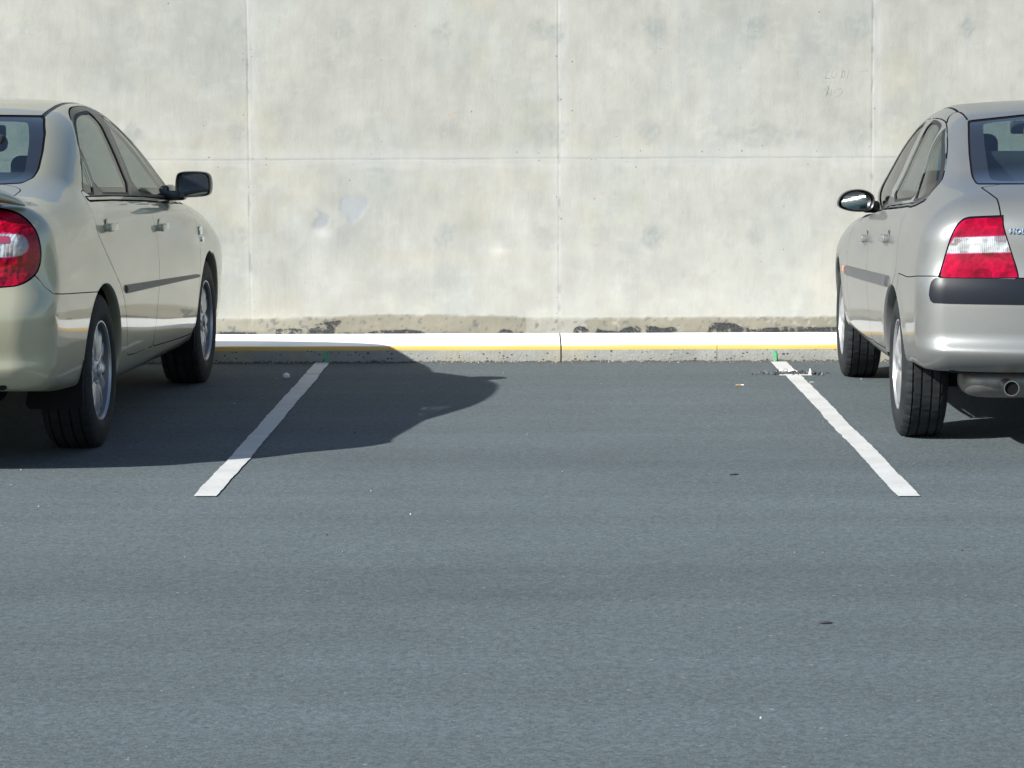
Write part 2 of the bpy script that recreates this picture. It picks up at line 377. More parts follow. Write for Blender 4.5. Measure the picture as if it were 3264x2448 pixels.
def build_kerb():
    mats = [mat_kerb(), mat_worn_paint('yellow_paint', (.60, .385, .092), (.66, .43, .115), (.45, .32, .13), .8), mat_worn_paint('white_paint', (.80, .80, .79), (.87, .87, .86), (.55, .55, .53), .5)]
    y, h = KERB_Y, KERB_Z
    prof = [(y + .004, 0, 0), (y, .030, 0), (y, .0695, 0), (y, .070, 1), (y + .001, .084, 1), (y + .004, .0905, 1), (y + .011, .0938, 1), (y + .013, h, 2), (y + .4, h + .001, 2), (WALL_Y + .05, h, 2)]
    xs_b = [-30, -9.6, -6.35, -3.1, .121, 1.008, 3.35, 6.6, 30]; gaps = {.121: .004, 1.008: .0015}
    bm = bmesh.new()
    for a, b in zip(xs_b, xs_b[1:]):
        a2, b2 = a + gaps.get(a, .003), b - gaps.get(b, .003)
        n = max(2, min(120, int((b2 - a2) / .03))); rows = []
        for i in range(n + 1):
            x = a2 + (b2 - a2) * i / n; wob = .0025 * math.sin(x * 2.1) + .002 * math.sin(x * 7.3 + 1); zz = .0008 * math.sin(x * 11 + 2)
            rows.append([bm.verts.new((x, py + wob * (1 if k < 8 else 0), pz + (zz if 2 < k < 7 else 0))) for k, (py, pz, _) in enumerate(prof)])
        for r0, r1 in zip(rows, rows[1:]):
            for k in range(len(prof) - 1):
                f = bm.faces.new((r0[k], r1[k], r1[k + 1], r0[k + 1])); f.material_index = prof[k + 1][2] if k != 2 else 1
        for r, s in ((rows[0], 1), (rows[-1], -1)):
            e = [bm.verts.new((r[-1].co.x, r[-1].co.y, 0))]; f = bm.faces.new((r + e)[::s]); f.material_index = 0
    k = tag(bm_obj('kerb', bm, mats, None, 40), kind='structure')
    gm = NT('green_paint'); gv = gm.coord(); gp = gm.P(base=gm.mix(gm.ramp(gm.noise(gv, 60, 5), [(.35, 0), (.6, 1)]), (.10, .30, .16), (.10, .45, .20)), rough=.7).m
    for X, pts in ((-1.218, [(-.011, .055), (-.006, .060), (.006, .060), (.010, .054), (.011, .02), (.013, .003), (-.009, .003), (-.010, .02)]),
                   (1.335, [(-.013, .054), (-.008, .063), (.005, .062), (.010, .050), (.012, .02), (.012, .002), (-.006, .002), (-.004, .02), (-.006, .040), (-.014, .045)])):
        b2 = bmesh.new(); a = [b2.verts.new((X + u, KERB_Y - .0055, w)) for u, w in pts]; c = [b2.verts.new((X + u, KERB_Y + .004, w)) for u, w in pts]
        b2.faces.new(a)
        for i in range(len(a)): b2.faces.new((a[i], a[i - 1], c[i - 1], c[i]))
        bm_obj('paint_mark', b2, gp, k, 0)

# ------------------------------------------------------------------ cast concrete wall
JX = [-7.32, -5.45, -3.59, -1.735, .117, 1.985, 3.85, 5.7, 7.57]; JZ = [1.139, 2.36]
def mat_wall():
    m = NT('cast_concrete'); v = m.coord(); X, Y, Z = m.xyz(v)
    at = m.new('ShaderNodeVertexColor', layer_name='col'); c = at.outputs[0]
    # cloudy trowel marks, form-board streaks and fine pores
    f1 = m.noise(m.coord((1, 1, .35)), 9, 6, .65); c = m.mix(.5, c, m.mix(m.ramp(f1, [(.25, 0), (.75, 1)]), (.86, .86, .87), (1.12, 1.12, 1.10)), 'MULTIPLY')
    f2 = m.noise(m.coord((1, 1, .06)), 42, 4, .6); c = m.mix(.13, c, m.mix(m.ramp(f2, [(.3, 0), (.7, 1)]), (.90, .90, .90), (1.08, 1.08, 1.08)), 'MULTIPLY')
    f3 = m.noise(v, 160, 4, .7); c = m.mix(.42, c, m.mix(f3, (.80, .80, .80), (1.2, 1.2, 1.2)), 'MULTIPLY')
    pv = m.new('ShaderNodeTexVoronoi'); m.t.links.new(v, pv.inputs[0]); pv.inputs['Scale'].default_value = 15
    sc = m.new('ShaderNodeSeparateColor'); m.t.links.new(pv.outputs['Color'], sc.inputs[0])
    pore = m.math('MULTIPLY', m.math('LESS_THAN', pv.outputs['Distance'], m.math('MULTIPLY', m.math('POWER', sc.outputs[0], 6.), .075)), m.math('GREATER_THAN', sc.outputs[1], .45))
    c = m.mix(m.math('MULTIPLY', pore, .85), c, (.09, .10, .11))
    # rows of small air holes close to the horizontal and vertical joints
    jm = m.math('LESS_THAN', m.math('ABSOLUTE', m.math('SUBTRACT', Z, 1.139)), .055)
    for jx in JX[2:7]: jm = m.math('MAXIMUM', jm, m.math('LESS_THAN', m.math('ABSOLUTE', m.math('SUBTRACT', X, jx)), .030))
    pj = m.new('ShaderNodeTexVoronoi'); m.t.links.new(v, pj.inputs[0]); pj.inputs['Scale'].default_value = 38
    sj = m.new('ShaderNodeSeparateColor'); m.t.links.new(pj.outputs['Color'], sj.inputs[0])
    pore2 = m.math('MULTIPLY', jm, m.math('LESS_THAN', pj.outputs['Distance'], m.math('MULTIPLY', m.math('POWER', sj.outputs[0], 4.), .20)))
    c = m.mix(m.math('MULTIPLY', pore2, .8), c, (.10, .11, .11))
    # thin hairline scratches
    sv = m.coord((6, 1, 1.1)); scr = m.math('MULTIPLY', m.ramp(m.noise(sv, 3.4, 7, .75), [(.67, 0), (.70, 1)]), .30); c = m.mix(scr, c, (.30, .31, .31))
    h = m.math('ADD', m.math('MULTIPLY', f1, .8), m.math('SUBTRACT', m.math('MULTIPLY', f3, .25), m.math('MULTIPLY', pore, 1.2)))
    n = m.bump(h, .34, .010); n = m.bump(m.noise(m.coord((1, 1, 1)), 28, 5, .7), .10, .008, n)
    return m.P(base=c, rough=.88, spec=.3, normal=n).m
def build_wall():
    H = 3.05
    def lines(lo, hi, far0, far1, step, extra):
        a = list(np.arange(lo, hi, step)); a = [x for x in a if min([abs(x - e) for e in extra] + [9]) > .016]
        for e in extra:
            if lo < e < hi: a += [e - .014, e - .006, e - .002, e + .002, e + .006, e + .014]
        b = list(np.linspace(far0, lo, 150)[:-1]) + list(np.linspace(hi, far1, 150)[1:]) if far0 < lo else list(np.linspace(hi, far1, 14)[1:])
        return np.array(sorted(a + b))
    xs = lines(-4.4, 4.6, -14, 14, .011, JX); zs = lines(.05, 2.3, .05, H, .011, JZ[:1])
    GX, GZ = np.meshgrid(xs, zs); x = GX.ravel(); z = GZ.ravel()
    d = np.zeros(len(x)); A = np.array([.342, .336, .304])
    big = vnoise(x, z, .9, .7, 1, 5); med = vnoise(x, z, .22, .34, 2, 4); warm = vnoise(x, z, .55, .45, 3, 4)
    val = 1 + .18 * (big - .5) + .18 * (med - .5) + .20 * (vnoise(x, z, .09, .10, 44, 3) - .5)
    C = A[None] * val[:, None]
    C *= 1 + np.array([.025, .0, -.075])[None] * (sst(.52, .72, warm) * .8)[:, None]
    C *= 1 - np.array([.055, .03, .015])[None] * sst(.50, .75, vnoise(x, z, .5, .6, 33, 4))[:, None] * 1.6
    def lerp(k, col): C[:] = C * (1 - k[:, None]) + np.array(col)[None] * k[:, None]
    # vertical wash streaks, stronger on the right-hand bays
    st = vnoise(x, z, .05, 1.6, 5, 4); lerp(sst(.56, .75, st) * .16 * sst(1.0, 1.6, z), (.31, .32, .31))
    lerp(sst(.60, .8, vnoise(x, z, .035, 1.1, 55, 3)) * .22 * sst(.4, .9, x) * sst(1.15, 1.5, z), (.28, .29, .285))
    # cloudy grey smears and pale lime wipes left by the formwork
    lerp(sst(.57, .74, vnoise(x, z, .30, .16, 61, 5)) * .20, (.280, .285, .268)); lerp(sst(.58, .72, vnoise(x, z, .26, .22, 62, 5)) * .15, (.40, .405, .39))
    lerp(sst(.63, .72, vnoise(x, z, .11, .05, 63, 4)) * .14, (.42, .425, .415)); lerp(sst(.66, .74, vnoise(x, z, .07, .09, 64, 4)) * .22 * sst(-.3, .6, x), (.25, .265, .26))
    # joints: groove, pale lime bloom beside it
    for jx in JX:
        jw = jx + .006 * (vnoise(0 * z, z, 1, .3, int(jx * 10) + 60, 3) - .5); q = np.abs(x - jw)
        low = z < 1.139; amt = np.where(low, .5, 1.0)
        d += .0010 * np.exp(-(q / .0035) ** 2) * amt - .0004 * np.exp(-((q - .012) / .007) ** 2)
        rough = vnoise(x, z, .03, .12, int(jx * 7) + 80, 3)
        lerp(np.exp(-((x - jw - .028 * np.where(low, 0, 1)) / .035) ** 2) * (.28 + .5 * (rough - .3)).clip(0, .6) * amt, (.445, .445, .435))
        lerp(np.exp(-((q - .004) / .004) ** 2) * sst(.52, .75, vnoise(x, z, .02, .06, int(jx * 9) + 90, 3)) * .7, (.20, .21, .21))
    zj = 1.139 + .004 * (vnoise(x, 0 * z, .4, 1, 70, 3) - .5); q = np.abs(z - zj)
    d += .0014 * np.exp(-(q / .0035) ** 2) + .0012 * sst(.02, -.02, z - zj)
    lerp(np.exp(-((z - zj - .02) / .05) ** 2) * .30, (.42, .42, .41)); lerp(np.exp(-((z - zj + .04) / .03) ** 2) * .22 * sst(.4, .6, vnoise(x, z, .3, .05, 71, 3)), (.445, .445, .435))
    lerp(np.exp(-(q / .0032) ** 2) * (.10 + .35 * sst(.4, .7, vnoise(x, 0 * z, .12, 1, 72, 3))), (.20, .21, .21))
    # filled tie holes with a grey smudge round each
    k = 0
    for tz in (1.905, 1.289, .678):
        for tx in np.arange(-1.168 - .622 * 9, 8, .6205):
            if abs(x - tx).min() > .5: continue
            k += 1; rng = np.random.RandomState(300 + k); ox, oz = rng.normal(0, .008, 2); r = np.hypot((x - tx - ox) * (1 + .25 * rng.randn()), z - tz - oz)
            w = vnoise(x, z, .05, .05, 400 + k, 4); R = .055 + .022 * rng.rand(); s = (.30 + .45 * rng.rand()) * (1.25 if x is not None and tx > .2 else .9)
            lerp(sst(R + .02, R - .03, r + .085 * (w - .5)) * s * 1.0 * (.55 + .9 * sst(.35, .65, vnoise(x, z, .020, .024, 800 + k, 3))), (.262, .274, .258))
            rr = np.hypot(x - tx, z - tz); d += .0012 * np.exp(-((rr - .016) / .006) ** 2) * (k % 3 > 0) - .0008 * np.exp(-(rr / .012) ** 2)
            lerp(np.exp(-((rr - .017) / .006) ** 2) * .14, (.25, .26, .26)); lerp(np.exp(-(rr / .012) ** 2) * .16 * (k % 2), (.42, .43, .43))
            if rng.rand() < .5: lerp(np.exp(-((x - tx - .01) / .012) ** 2) * sst(tz, tz - .02, z) * sst(tz - .28, tz - .05, z) * .16, (.27, .28, .28))
    # two trowelled grey repair patches left of the middle joint
    def blob(poly, col, amt, sd):
        px = np.array(poly); w = .010 * (vnoise(x, z, .05, .05, sd, 4) - .5)
        box = (x > px[:, 0].min() - .05) & (x < px[:, 0].max() + .05) & (z > px[:, 1].min() - .05) & (z < px[:, 1].max() + .05)
        f = np.full(len(x), 1.); f[box] = sdpoly(np.stack([x[box], z[box]], 1), px); f = f + w
        lerp(sst(.006, -.004, f) * amt, col); lerp(np.exp(-((f - .006) / .005) ** 2) * .25, (.32, .325, .32)); d[:] = d + .002 * sst(.006, -.006, f)
    blob([(-1.195, .905), (-1.14, .925), (-1.03, .905), (-1.005, .88), (-1.05, .83), (-1.09, .775), (-1.125, .755), (-1.155, .80), (-1.20, .84)], (.292, .305, .312), .9, 501)
    blob([(-1.345, .86), (-1.315, .835), (-1.255, .80), (-1.265, .75), (-1.31, .72), (-1.36, .735), (-1.345, .775), (-1.315, .80)], (.270, .282, .284), .9, 502)
    lerp(np.exp(-(((x + 1.30) / .05) ** 2 + ((z - .70) / .03) ** 2)) * .6, (.46, .46, .45)); lerp(np.exp(-(((x + .235) / .06) ** 2 + ((z - .59) / .02) ** 2)) * .5, (.52, .51, .49))
    lerp(sst(.25, -.03, np.hypot((x - 2.9) / 1.5, (z - 2.16) / .5)) * sst(.45, .65, vnoise(x, z, .10, .08, 503, 4)) * .5, (.29, .30, .30))
    # rust-coloured flecks
    for fx, fz in ((-.53, 1.40), (-.51, 1.375), (.375, .93), (.345, .622), (-.50, 1.415)):
        lerp(np.exp(-(((x - fx) / .012) ** 2 + ((z - fz) / .005) ** 2)) * .6, (.38, .24, .14))
    lerp(np.exp(-(((x + .6) / .5) ** 2 + ((z - .55) / .05) ** 2)) * .25, (.42, .38, .30)); lerp(np.exp(-(((x - 2.0) / .5) ** 2 + ((z - .45) / .25) ** 2)) * .30, (.43, .39, .30))
    # rough tan render skirting above the kerb
    topb = .192 + .018 * (vnoise(x, 0 * z, .8, 1, 510, 3) - .5) + .020 * (vnoise(x, z, .05, .05, 511, 3) - .5) + .012 * np.exp(-((x + .75) / .5) ** 2)
    kb = sst(.008, -.008, z - topb); tn = vnoise(x, z, .25, .10, 512, 5)
    tan = np.array([.180, .165, .124])[None] * (.82 + .40 * tn)[:, None]
    fade = .64 + .24 * sst(-1.55, -1.2, x) ; fade = np.where(np.abs(x - .1) < .18, .55, fade)
    C[:] = C * (1 - (kb * fade)[:, None]) + tan * (kb * fade)[:, None]
    d += -.004 * kb + .004 * kb * (vnoise(x, z, .03, .02, 513, 3) - .5)
    chips = vnoise(x, z, .030, .026, 514, 4); lerp(sst(.66, .74, chips) * kb * (.12 + .38 * sst(-.1, .3, x)), (.36, .35, .32))
    lerp(sst(.70, .76, vnoise(x, z, .02, .02, 515, 2)) * kb * .7, (.10, .105, .10))
    lerp(kb * sst(.115, .095, z) * sst(.35, .6, vnoise(x, z, .2, .02, 516, 3)) * .7, (.13, .125, .11))
    V = np.stack([x, WALL_Y + d, z], 1); n0, n1 = len(zs), len(xs); I = np.arange(n0 * n1).reshape(n0, n1)
    F = np.stack([I[:-1, :-1].ravel(), I[:-1, 1:].ravel(), I[1:, 1:].ravel(), I[1:, :-1].ravel()], 1)
    b = np.array([[-14, WALL_Y + .22, .0], [14, WALL_Y + .22, .0], [14, WALL_Y + .22, H], [-14, WALL_Y + .22, H]]); o = len(V)
    c4 = [I[0, 0], I[0, -1], I[-1, -1], I[-1, 0]]
    F2 = np.array([[o + 1, o, o + 3, o + 2], [c4[3], c4[2], o + 2, o + 3], [c4[0], c4[3], o + 3, o], [c4[2], c4[1], o + 1, o + 2]])
    me = mesh_np('concrete_wall', np.concatenate([V, b]), np.concatenate([F, F2])); col_attr(me, np.concatenate([C, np.tile(A, (4, 1))]).clip(0, 1))
    w = link('concrete_wall', me, mat_wall()); tag(w, 'long pale grey cast concrete wall with formwork joints and tan stained base behind the kerb', 'wall')
    # peeling bitumen along the foot of the wall
    bt = NT('bitumen'); bv = bt.coord(); bmt = bt.P(base=bt.mix(bt.ramp(bt.noise(bv, 70, 5, .7), [(.55, 0), (.66, 1)]), (.020, .023, .027), (.12, .12, .11)), rough=.75, normal=bt.bump(bt.noise(bv, 90, 5), .6, .006), alpha=bt.ramp(bt.math('ADD', bt.noise(bv, 46, 5, .75), bt.math('MULTIPLY', bt.math('SUBTRACT', bt.noise(bv, 9, 3), .5), .5)), [(.455, 0), (.48, 1)])).m
    def cv(pts, s, ox): return [(ox + px / s, pz / s) for px, pz in pts]
    def w2(pts, s, ox, oy): return [((ox + px / s - 1680) / 531.6 - .0655 + .0, .090 + (1063.5 - oy - pz / s) / 531.6) for px, pz in pts]
    P1 = lambda p: w2(p, 1.975, 680, 950); P2 = lambda p: w2(p, 2.212, 1700, 950)
    for sd, poly in enumerate([P1([(375, 228), (378, 192), (450, 184), (560, 188), (625, 183), (655, 165), (610, 160), (690, 147), (785, 136), (760, 160), (735, 190), (738, 226)]),
                 P1([(750, 226), (800, 211), (870, 217), (960, 211), (1050, 199), (1200, 194), (1300, 203), (1325, 226)]), P1([(1780, 213), (1800, 196), (1830, 194), (1865, 205), (1935, 214)]),
                 P1([(-60, 228), (-60, 203), (120, 207), (248, 209), (250, 230)]), P2([(270, 240), (278, 212), (310, 198), (345, 205), (372, 222), (350, 242)]),
                 P2([(425, 243), (440, 214), (480, 230), (590, 236), (640, 210), (720, 195), (850, 203), (900, 215), (975, 205), (1003, 226), (950, 242)]),
                 P2([(1220, 238), (1235, 190), (1275, 174), (1400, 180), (1460, 206), (1520, 226), (1640, 215), (1820, 205), (1950, 211), (2200, 213), (2200, 240)])]):
        rng = np.random.RandomState(600 + sd); pts = []
        for (a, b2), (c2, d2) in zip(poly, poly[1:] + poly[:1]):
            n = max(1, int(math.hypot(c2 - a, d2 - b2) / .008))
            for i in range(n): pts.append((a + (c2 - a) * i / n + rng.normal(0, .0016), max(.088, b2 + (d2 - b2) * i / n + rng.normal(0, .0016))))
        bm = bmesh.new(); y0 = WALL_Y - .0085
        fr = [bm.verts.new((u, y0 + rng.normal(0, .0006), q)) for u, q in pts]; bk = [bm.verts.new((u, WALL_Y + .004, q)) for u, q in pts]
        f = bm.faces.new(fr); bmesh.ops.triangulate(bm, faces=[f])
        for i in range(len(fr)): bm.faces.new((fr[i], fr[i - 1], bk[i - 1], bk[i]))
        bm_obj('tar_patch', bm, bmt, w, 0)
    # letters scratched into the surface: LUDI / AID
    sm = plain('scratched_concrete', (.318, .322, .298), .9)
    def px(u, v2): return ((2500 + u / 5.53 - 1718) / 531.6 + .0, 1.4 - (180 + v2 / 5.53 - 366) / 531.6)
    strokes = [[(722, 285), (700, 350), (685, 415), (770, 416)], [(805, 290), (790, 370), (800, 400), (855, 405), (880, 310)], [(975, 250), (980, 330), (955, 400)], [(972, 290), (1025, 300), (1028, 350), (1000, 400), (945, 408)],
               [(1085, 290), (1065, 415)], [(1270, 292), (1370, 284), (1430, 292)], [(690, 730), (720, 620), (742, 540)], [(742, 540), (700, 570), (690, 620)], [(742, 540), (745, 590), (715, 700)], [(668, 665), (740, 690)], [(790, 605), (778, 715)],
               [(850, 605), (960, 598)], [(850, 605), (842, 670)], [(960, 598), (992, 640), (960, 690), (905, 725), (862, 732)]]
    bm = bmesh.new()
    for s in strokes:
        tube(bm, [(px(u, q)[0], WALL_Y - .0005, px(u, q)[1]) for u, q in s], .0007, 6)
    bm_obj('scratched_letters', bm, sm, w, 180)
# ------------------------------------------------------------------ cutting a body shell along drawn outlines
def sdpoly(P, poly):
    """signed distance of 2-D points to a closed outline, negative inside"""
    P = np.asarray(P, float); out = np.full(len(P), 1e9); ins = np.zeros(len(P), bool); n = len(poly)
    for i in range(n):
        a, b = poly[i], poly[(i + 1) % n]; e = b - a; w = P - a
        t = np.clip((w @ e) / max(e @ e, 1e-12), 0, 1); out = np.minimum(out, np.hypot(*(w - t[:, None] * e).T))
        c = ((a[1] <= P[:, 1]) & (b[1] > P[:, 1])) | ((b[1] <= P[:, 1]) & (a[1] > P[:, 1]))
        if abs(e[1]) > 1e-12: ins ^= c & (P[:, 0] < a[0] + (P[:, 1] - a[1]) / e[1] * e[0])
    return np.where(ins, -out, out)
def soften(pts, it=2, closed=True):
    p = np.array(pts, float)
    for _ in range(it):
        q = np.roll(p, -1, 0)
        if closed: p = np.stack([.75 * p + .25 * q, .25 * p + .75 * q], 1).reshape(-1, 2)
        else:
            a, b = p[:-1], p[1:]; m = np.stack([.75 * a + .25 * b, .25 * a + .75 * b], 1).reshape(-1, 2); p = np.concatenate([p[:1], m, p[-1:]])
    return p
def clip(M, f):
    """split (V, N, T) where the vertex field f changes sign; returns the part with f < 0 and the rest"""
    V, N, T = M; s = f < 0; k = s[T].sum(1)
    Tin = [T[k == 3]]; Tout = [T[k == 0]]; mix = T[(k == 1) | (k == 2)]
    if len(mix):
        sm = s[mix]; km = sm.sum(1); odd = np.where(km == 1, np.argmax(sm, 1), np.argmax(~sm, 1))
        r = np.arange(len(mix)); a, b, c = mix[r, odd], mix[r, (odd + 1) % 3], mix[r, (odd + 2) % 3]
        E = np.concatenate([np.sort(np.stack([a, b], 1), 1), np.sort(np.stack([a, c], 1), 1)])
        U, inv = np.unique(E, axis=0, return_inverse=True); inv = inv.ravel()
        t = f[U[:, 0]] / (f[U[:, 0]] - f[U[:, 1]]); t = np.clip(t, 1e-4, 1 - 1e-4)[:, None]
        nv = V[U[:, 0]] * (1 - t) + V[U[:, 1]] * t; nn = N[U[:, 0]] * (1 - t) + N[U[:, 1]] * t
        nn /= np.maximum(np.linalg.norm(nn, axis=1, keepdims=True), 1e-9)
        o = len(V); V = np.concatenate([V, nv]); N = np.concatenate([N, nn]); ab = inv[:len(mix)] + o; ac = inv[len(mix):] + o
        tri = np.stack([a, ab, ac], 1); qd = np.concatenate([np.stack([ab, b, c], 1), np.stack([ab, c, ac], 1)]); one = km == 1; q2 = np.concatenate([one, one])
        Tin += [tri[one], qd[~q2]]; Tout += [tri[~one], qd[q2]]
    def comp(T):
        u, iv = np.unique(T, return_inverse=True); return V[u], N[u], iv.reshape(-1, 3)
    return comp(np.concatenate(Tin)), comp(np.concatenate(Tout))
def cut(M, fn, gap=0.):
    """take the region fn < 0 out of M, leaving a seam of half-width gap: (region, seam, rest)"""
    V = M[0]
    if gap == 0:
        i, o = clip(M, fn(V)); return i, None, o
    i, o = clip(M, fn(V) + gap); g, o = clip(o, fn(o[0]) - gap); return i, g, o
def refine(M, fn, r=.016, levels=2):
    """quarter the triangles close to an outline so that thin strips are cut cleanly"""
    for _ in range(levels):
        V, N, T = M; f = np.abs(fn(V)) < r; k = f[T].any(1); A = T[k]
        if not len(A): break
        E = np.sort(np.concatenate([A[:, [0, 1]], A[:, [1, 2]], A[:, [2, 0]]]), 1); U, iv = np.unique(E, axis=0, return_inverse=True); iv = iv.ravel() + len(V); n = len(A)
        nv = .5 * (V[U[:, 0]] + V[U[:, 1]]); nn = N[U[:, 0]] + N[U[:, 1]]; nn /= np.maximum(np.linalg.norm(nn, axis=1, keepdims=True), 1e-9)
        p, q, w = iv[:n], iv[n:2 * n], iv[2 * n:]
        M = (np.concatenate([V, nv]), np.concatenate([N, nn]), np.concatenate([T[~k], np.stack([A[:, 0], p, w], 1), np.stack([p, A[:, 1], q], 1), np.stack([w, q, A[:, 2]], 1), np.stack([p, q, w], 1)])); r *= .6
    return M
def cut_thin(M, fn, gap=0.): return cut(refine(M, fn), fn, gap)
def offset(M, d): return M[0] + M[1] * (d[:, None] if isinstance(d, np.ndarray) else d), M[1], M[2]
def mirror(M): return M[0] * [-1, 1, 1], M[1] * [-1, 1, 1], M[2][:, ::-1]
def join(*Ms):
    Ms = [m for m in Ms if m is not None and len(m[2])]; o = 0; V, N, T = [], [], []
    for v, n, t in Ms: V.append(v); N.append(n); T.append(t + o); o += len(v)
    return np.concatenate(V), np.concatenate(N), np.concatenate(T)
def both(M): return join(M, mirror(M))
def part(name, M, mat, parent): return link(name, mesh_np(name, M[0], M[2], M[1]), mat, parent)
def flip(M): return M[0], -M[1], M[2][:, ::-1]
def side_poly(pts, it=1, zmin=.0): 
    p = soften(pts, it) if it else np.array(pts, float)
    return lambda V: np.maximum(sdpoly(V[:, 1:3], p), .38 - V[:, 0])
def back_poly(pts, it=0, ymax=.9):
    p = soften(pts, it) if it else np.array(pts, float)
    return lambda V: np.maximum(sdpoly(V[:, [0, 2]], p), V[:, 1] - ymax)
def corner_poly(pts, it=1):                     # wraps a rear corner: u = x + y
    p = soften(pts, it) if it else np.array(pts, float)
    return lambda V: np.maximum(sdpoly(np.stack([V[:, 0] + V[:, 1], V[:, 2]], 1), p), V[:, 1] + .25)
def surf_x(S, y, z):
    lo, hi = .2, 1.2
    for _ in range(30):
        m = .5 * (lo + hi)
        if body_field(S, np.array([[m, y, z]]))[0] > 0: hi = m
        else: lo = m
    return lo
def surf_yr(S, x, z):
    lo, hi = -.3, -1.6
    for _ in range(30):
        m = .5 * (lo + hi)
        if body_field(S, np.array([[x, m, z]]))[0] > 0: hi = m
        else: lo = m
    return lo

# ------------------------------------------------------------------ car materials
def mat_paint(name, a, b, metal=.85, rough=.46, coat=1.):
    m = NT(name); v = m.coord()
    lw = m.new('ShaderNodeLayerWeight'); lw.inputs[0].default_value = .35
    c = m.mix(m.math('MULTIPLY', lw.outputs['Facing'], .8), a, b)      # metallic flop of the pigment
    fl = m.noise(v, 900, 2, .5); c = m.mix(.18, c, m.mix(fl, (.7, .7, .7), (1.3, 1.3, 1.3)), 'MULTIPLY')
    du = m.math('MULTIPLY', m.ramp(m.noise(m.coord((1, .5, 1.4)), 6, 6, .7), [(.45, 0), (.8, 1)]), .10); c = m.mix(du, c, (.34, .32, .28))
    return m.P(base=c, metal=metal, rough=rough, coat=coat, coat_r=m.math('ADD', .015, m.math('MULTIPLY', du, .5)), spec=.5).m
def mat_glass(name, tint, k=1., rough=.016, base=.075, grz=.80):
    m = NT(name); m.n.remove(m.b)
    tr = m.new('ShaderNodeBsdfTransparent'); tr.inputs[0].default_value = (*tint, 1)
    gl = m.new('ShaderNodeBsdfGlossy'); gl.inputs['Roughness'].default_value = rough; gl.inputs[0].default_value = (k, k, k, 1)
    fr = m.new('ShaderNodeLayerWeight'); fr.inputs[0].default_value = .5; mx = m.new('ShaderNodeMixShader')
    m.t.links.new(m.math('ADD', base, m.math('MULTIPLY', m.math('POWER', fr.outputs['Facing'], 4.6), grz), True), mx.inputs[0]); m.t.links.new(tr.outputs[0], mx.inputs[1]); m.t.links.new(gl.outputs[0], mx.inputs[2]); m.t.links.new(mx.outputs[0], m.out.inputs[0]); return m.m
def mat_reflector(name, base, sx, sz, dep=.0016, zones=0.):
    """moulded optics behind a lamp lens: rows of small pillows"""
    m = NT(name); v = m.coord(); X, Y, Z = m.xyz(v)
    a = m.math('ABSOLUTE', m.math('SINE', m.math('MULTIPLY', m.math('SUBTRACT', X, Y), sx))); b = m.math('ABSOLUTE', m.math('SINE', m.math('MULTIPLY', Z, sz)))
    h = m.math('ADD', a, b); big = m.noise(v, 13, 2, .5)
    c = m.mix(m.ramp(big, [(.38, 0), (.62, 1)]), tuple(q * .72 for q in base), base)
    if zones:
        zv = m.new('ShaderNodeTexVoronoi', distance='CHEBYCHEV'); m.t.links.new(m.coord((1, 1, 1.5)), zv.inputs[0]); zv.inputs['Scale'].default_value = zones
        zs = m.new('ShaderNodeSeparateColor'); m.t.links.new(zv.outputs['Color'], zs.inputs[0]); c = m.mix(1., c, m.mix(zs.outputs[0], (.62, .5, .5), (1.35, 1.5, 1.5)), 'MULTIPLY')
    n = m.bump(h, .8, dep); n = m.bump(big, .6, .06, n)
    return m.P(base=c, metal=.0, rough=.4, spec=.12, normal=n).m
MAT = {}
def mat_mirror():
    """silvered glass with a film of dust: a sharp reflection plus a weak wide one"""
    m = NT('mirror_silver'); m.P(base=(.78, .83, .84), metal=1., rough=.05)
    g = m.new('ShaderNodeBsdfGlossy'); g.inputs[0].default_value = (.8, .84, .85, 1); g.inputs['Roughness'].default_value = .24
    mx = m.new('ShaderNodeMixShader'); mx.inputs[0].default_value = .16; m.t.links.new(m.b.outputs[0], mx.inputs[1]); m.t.links.new(g.outputs[0], mx.inputs[2]); m.t.links.new(mx.outputs[0], m.out.inputs[0]); return m.m
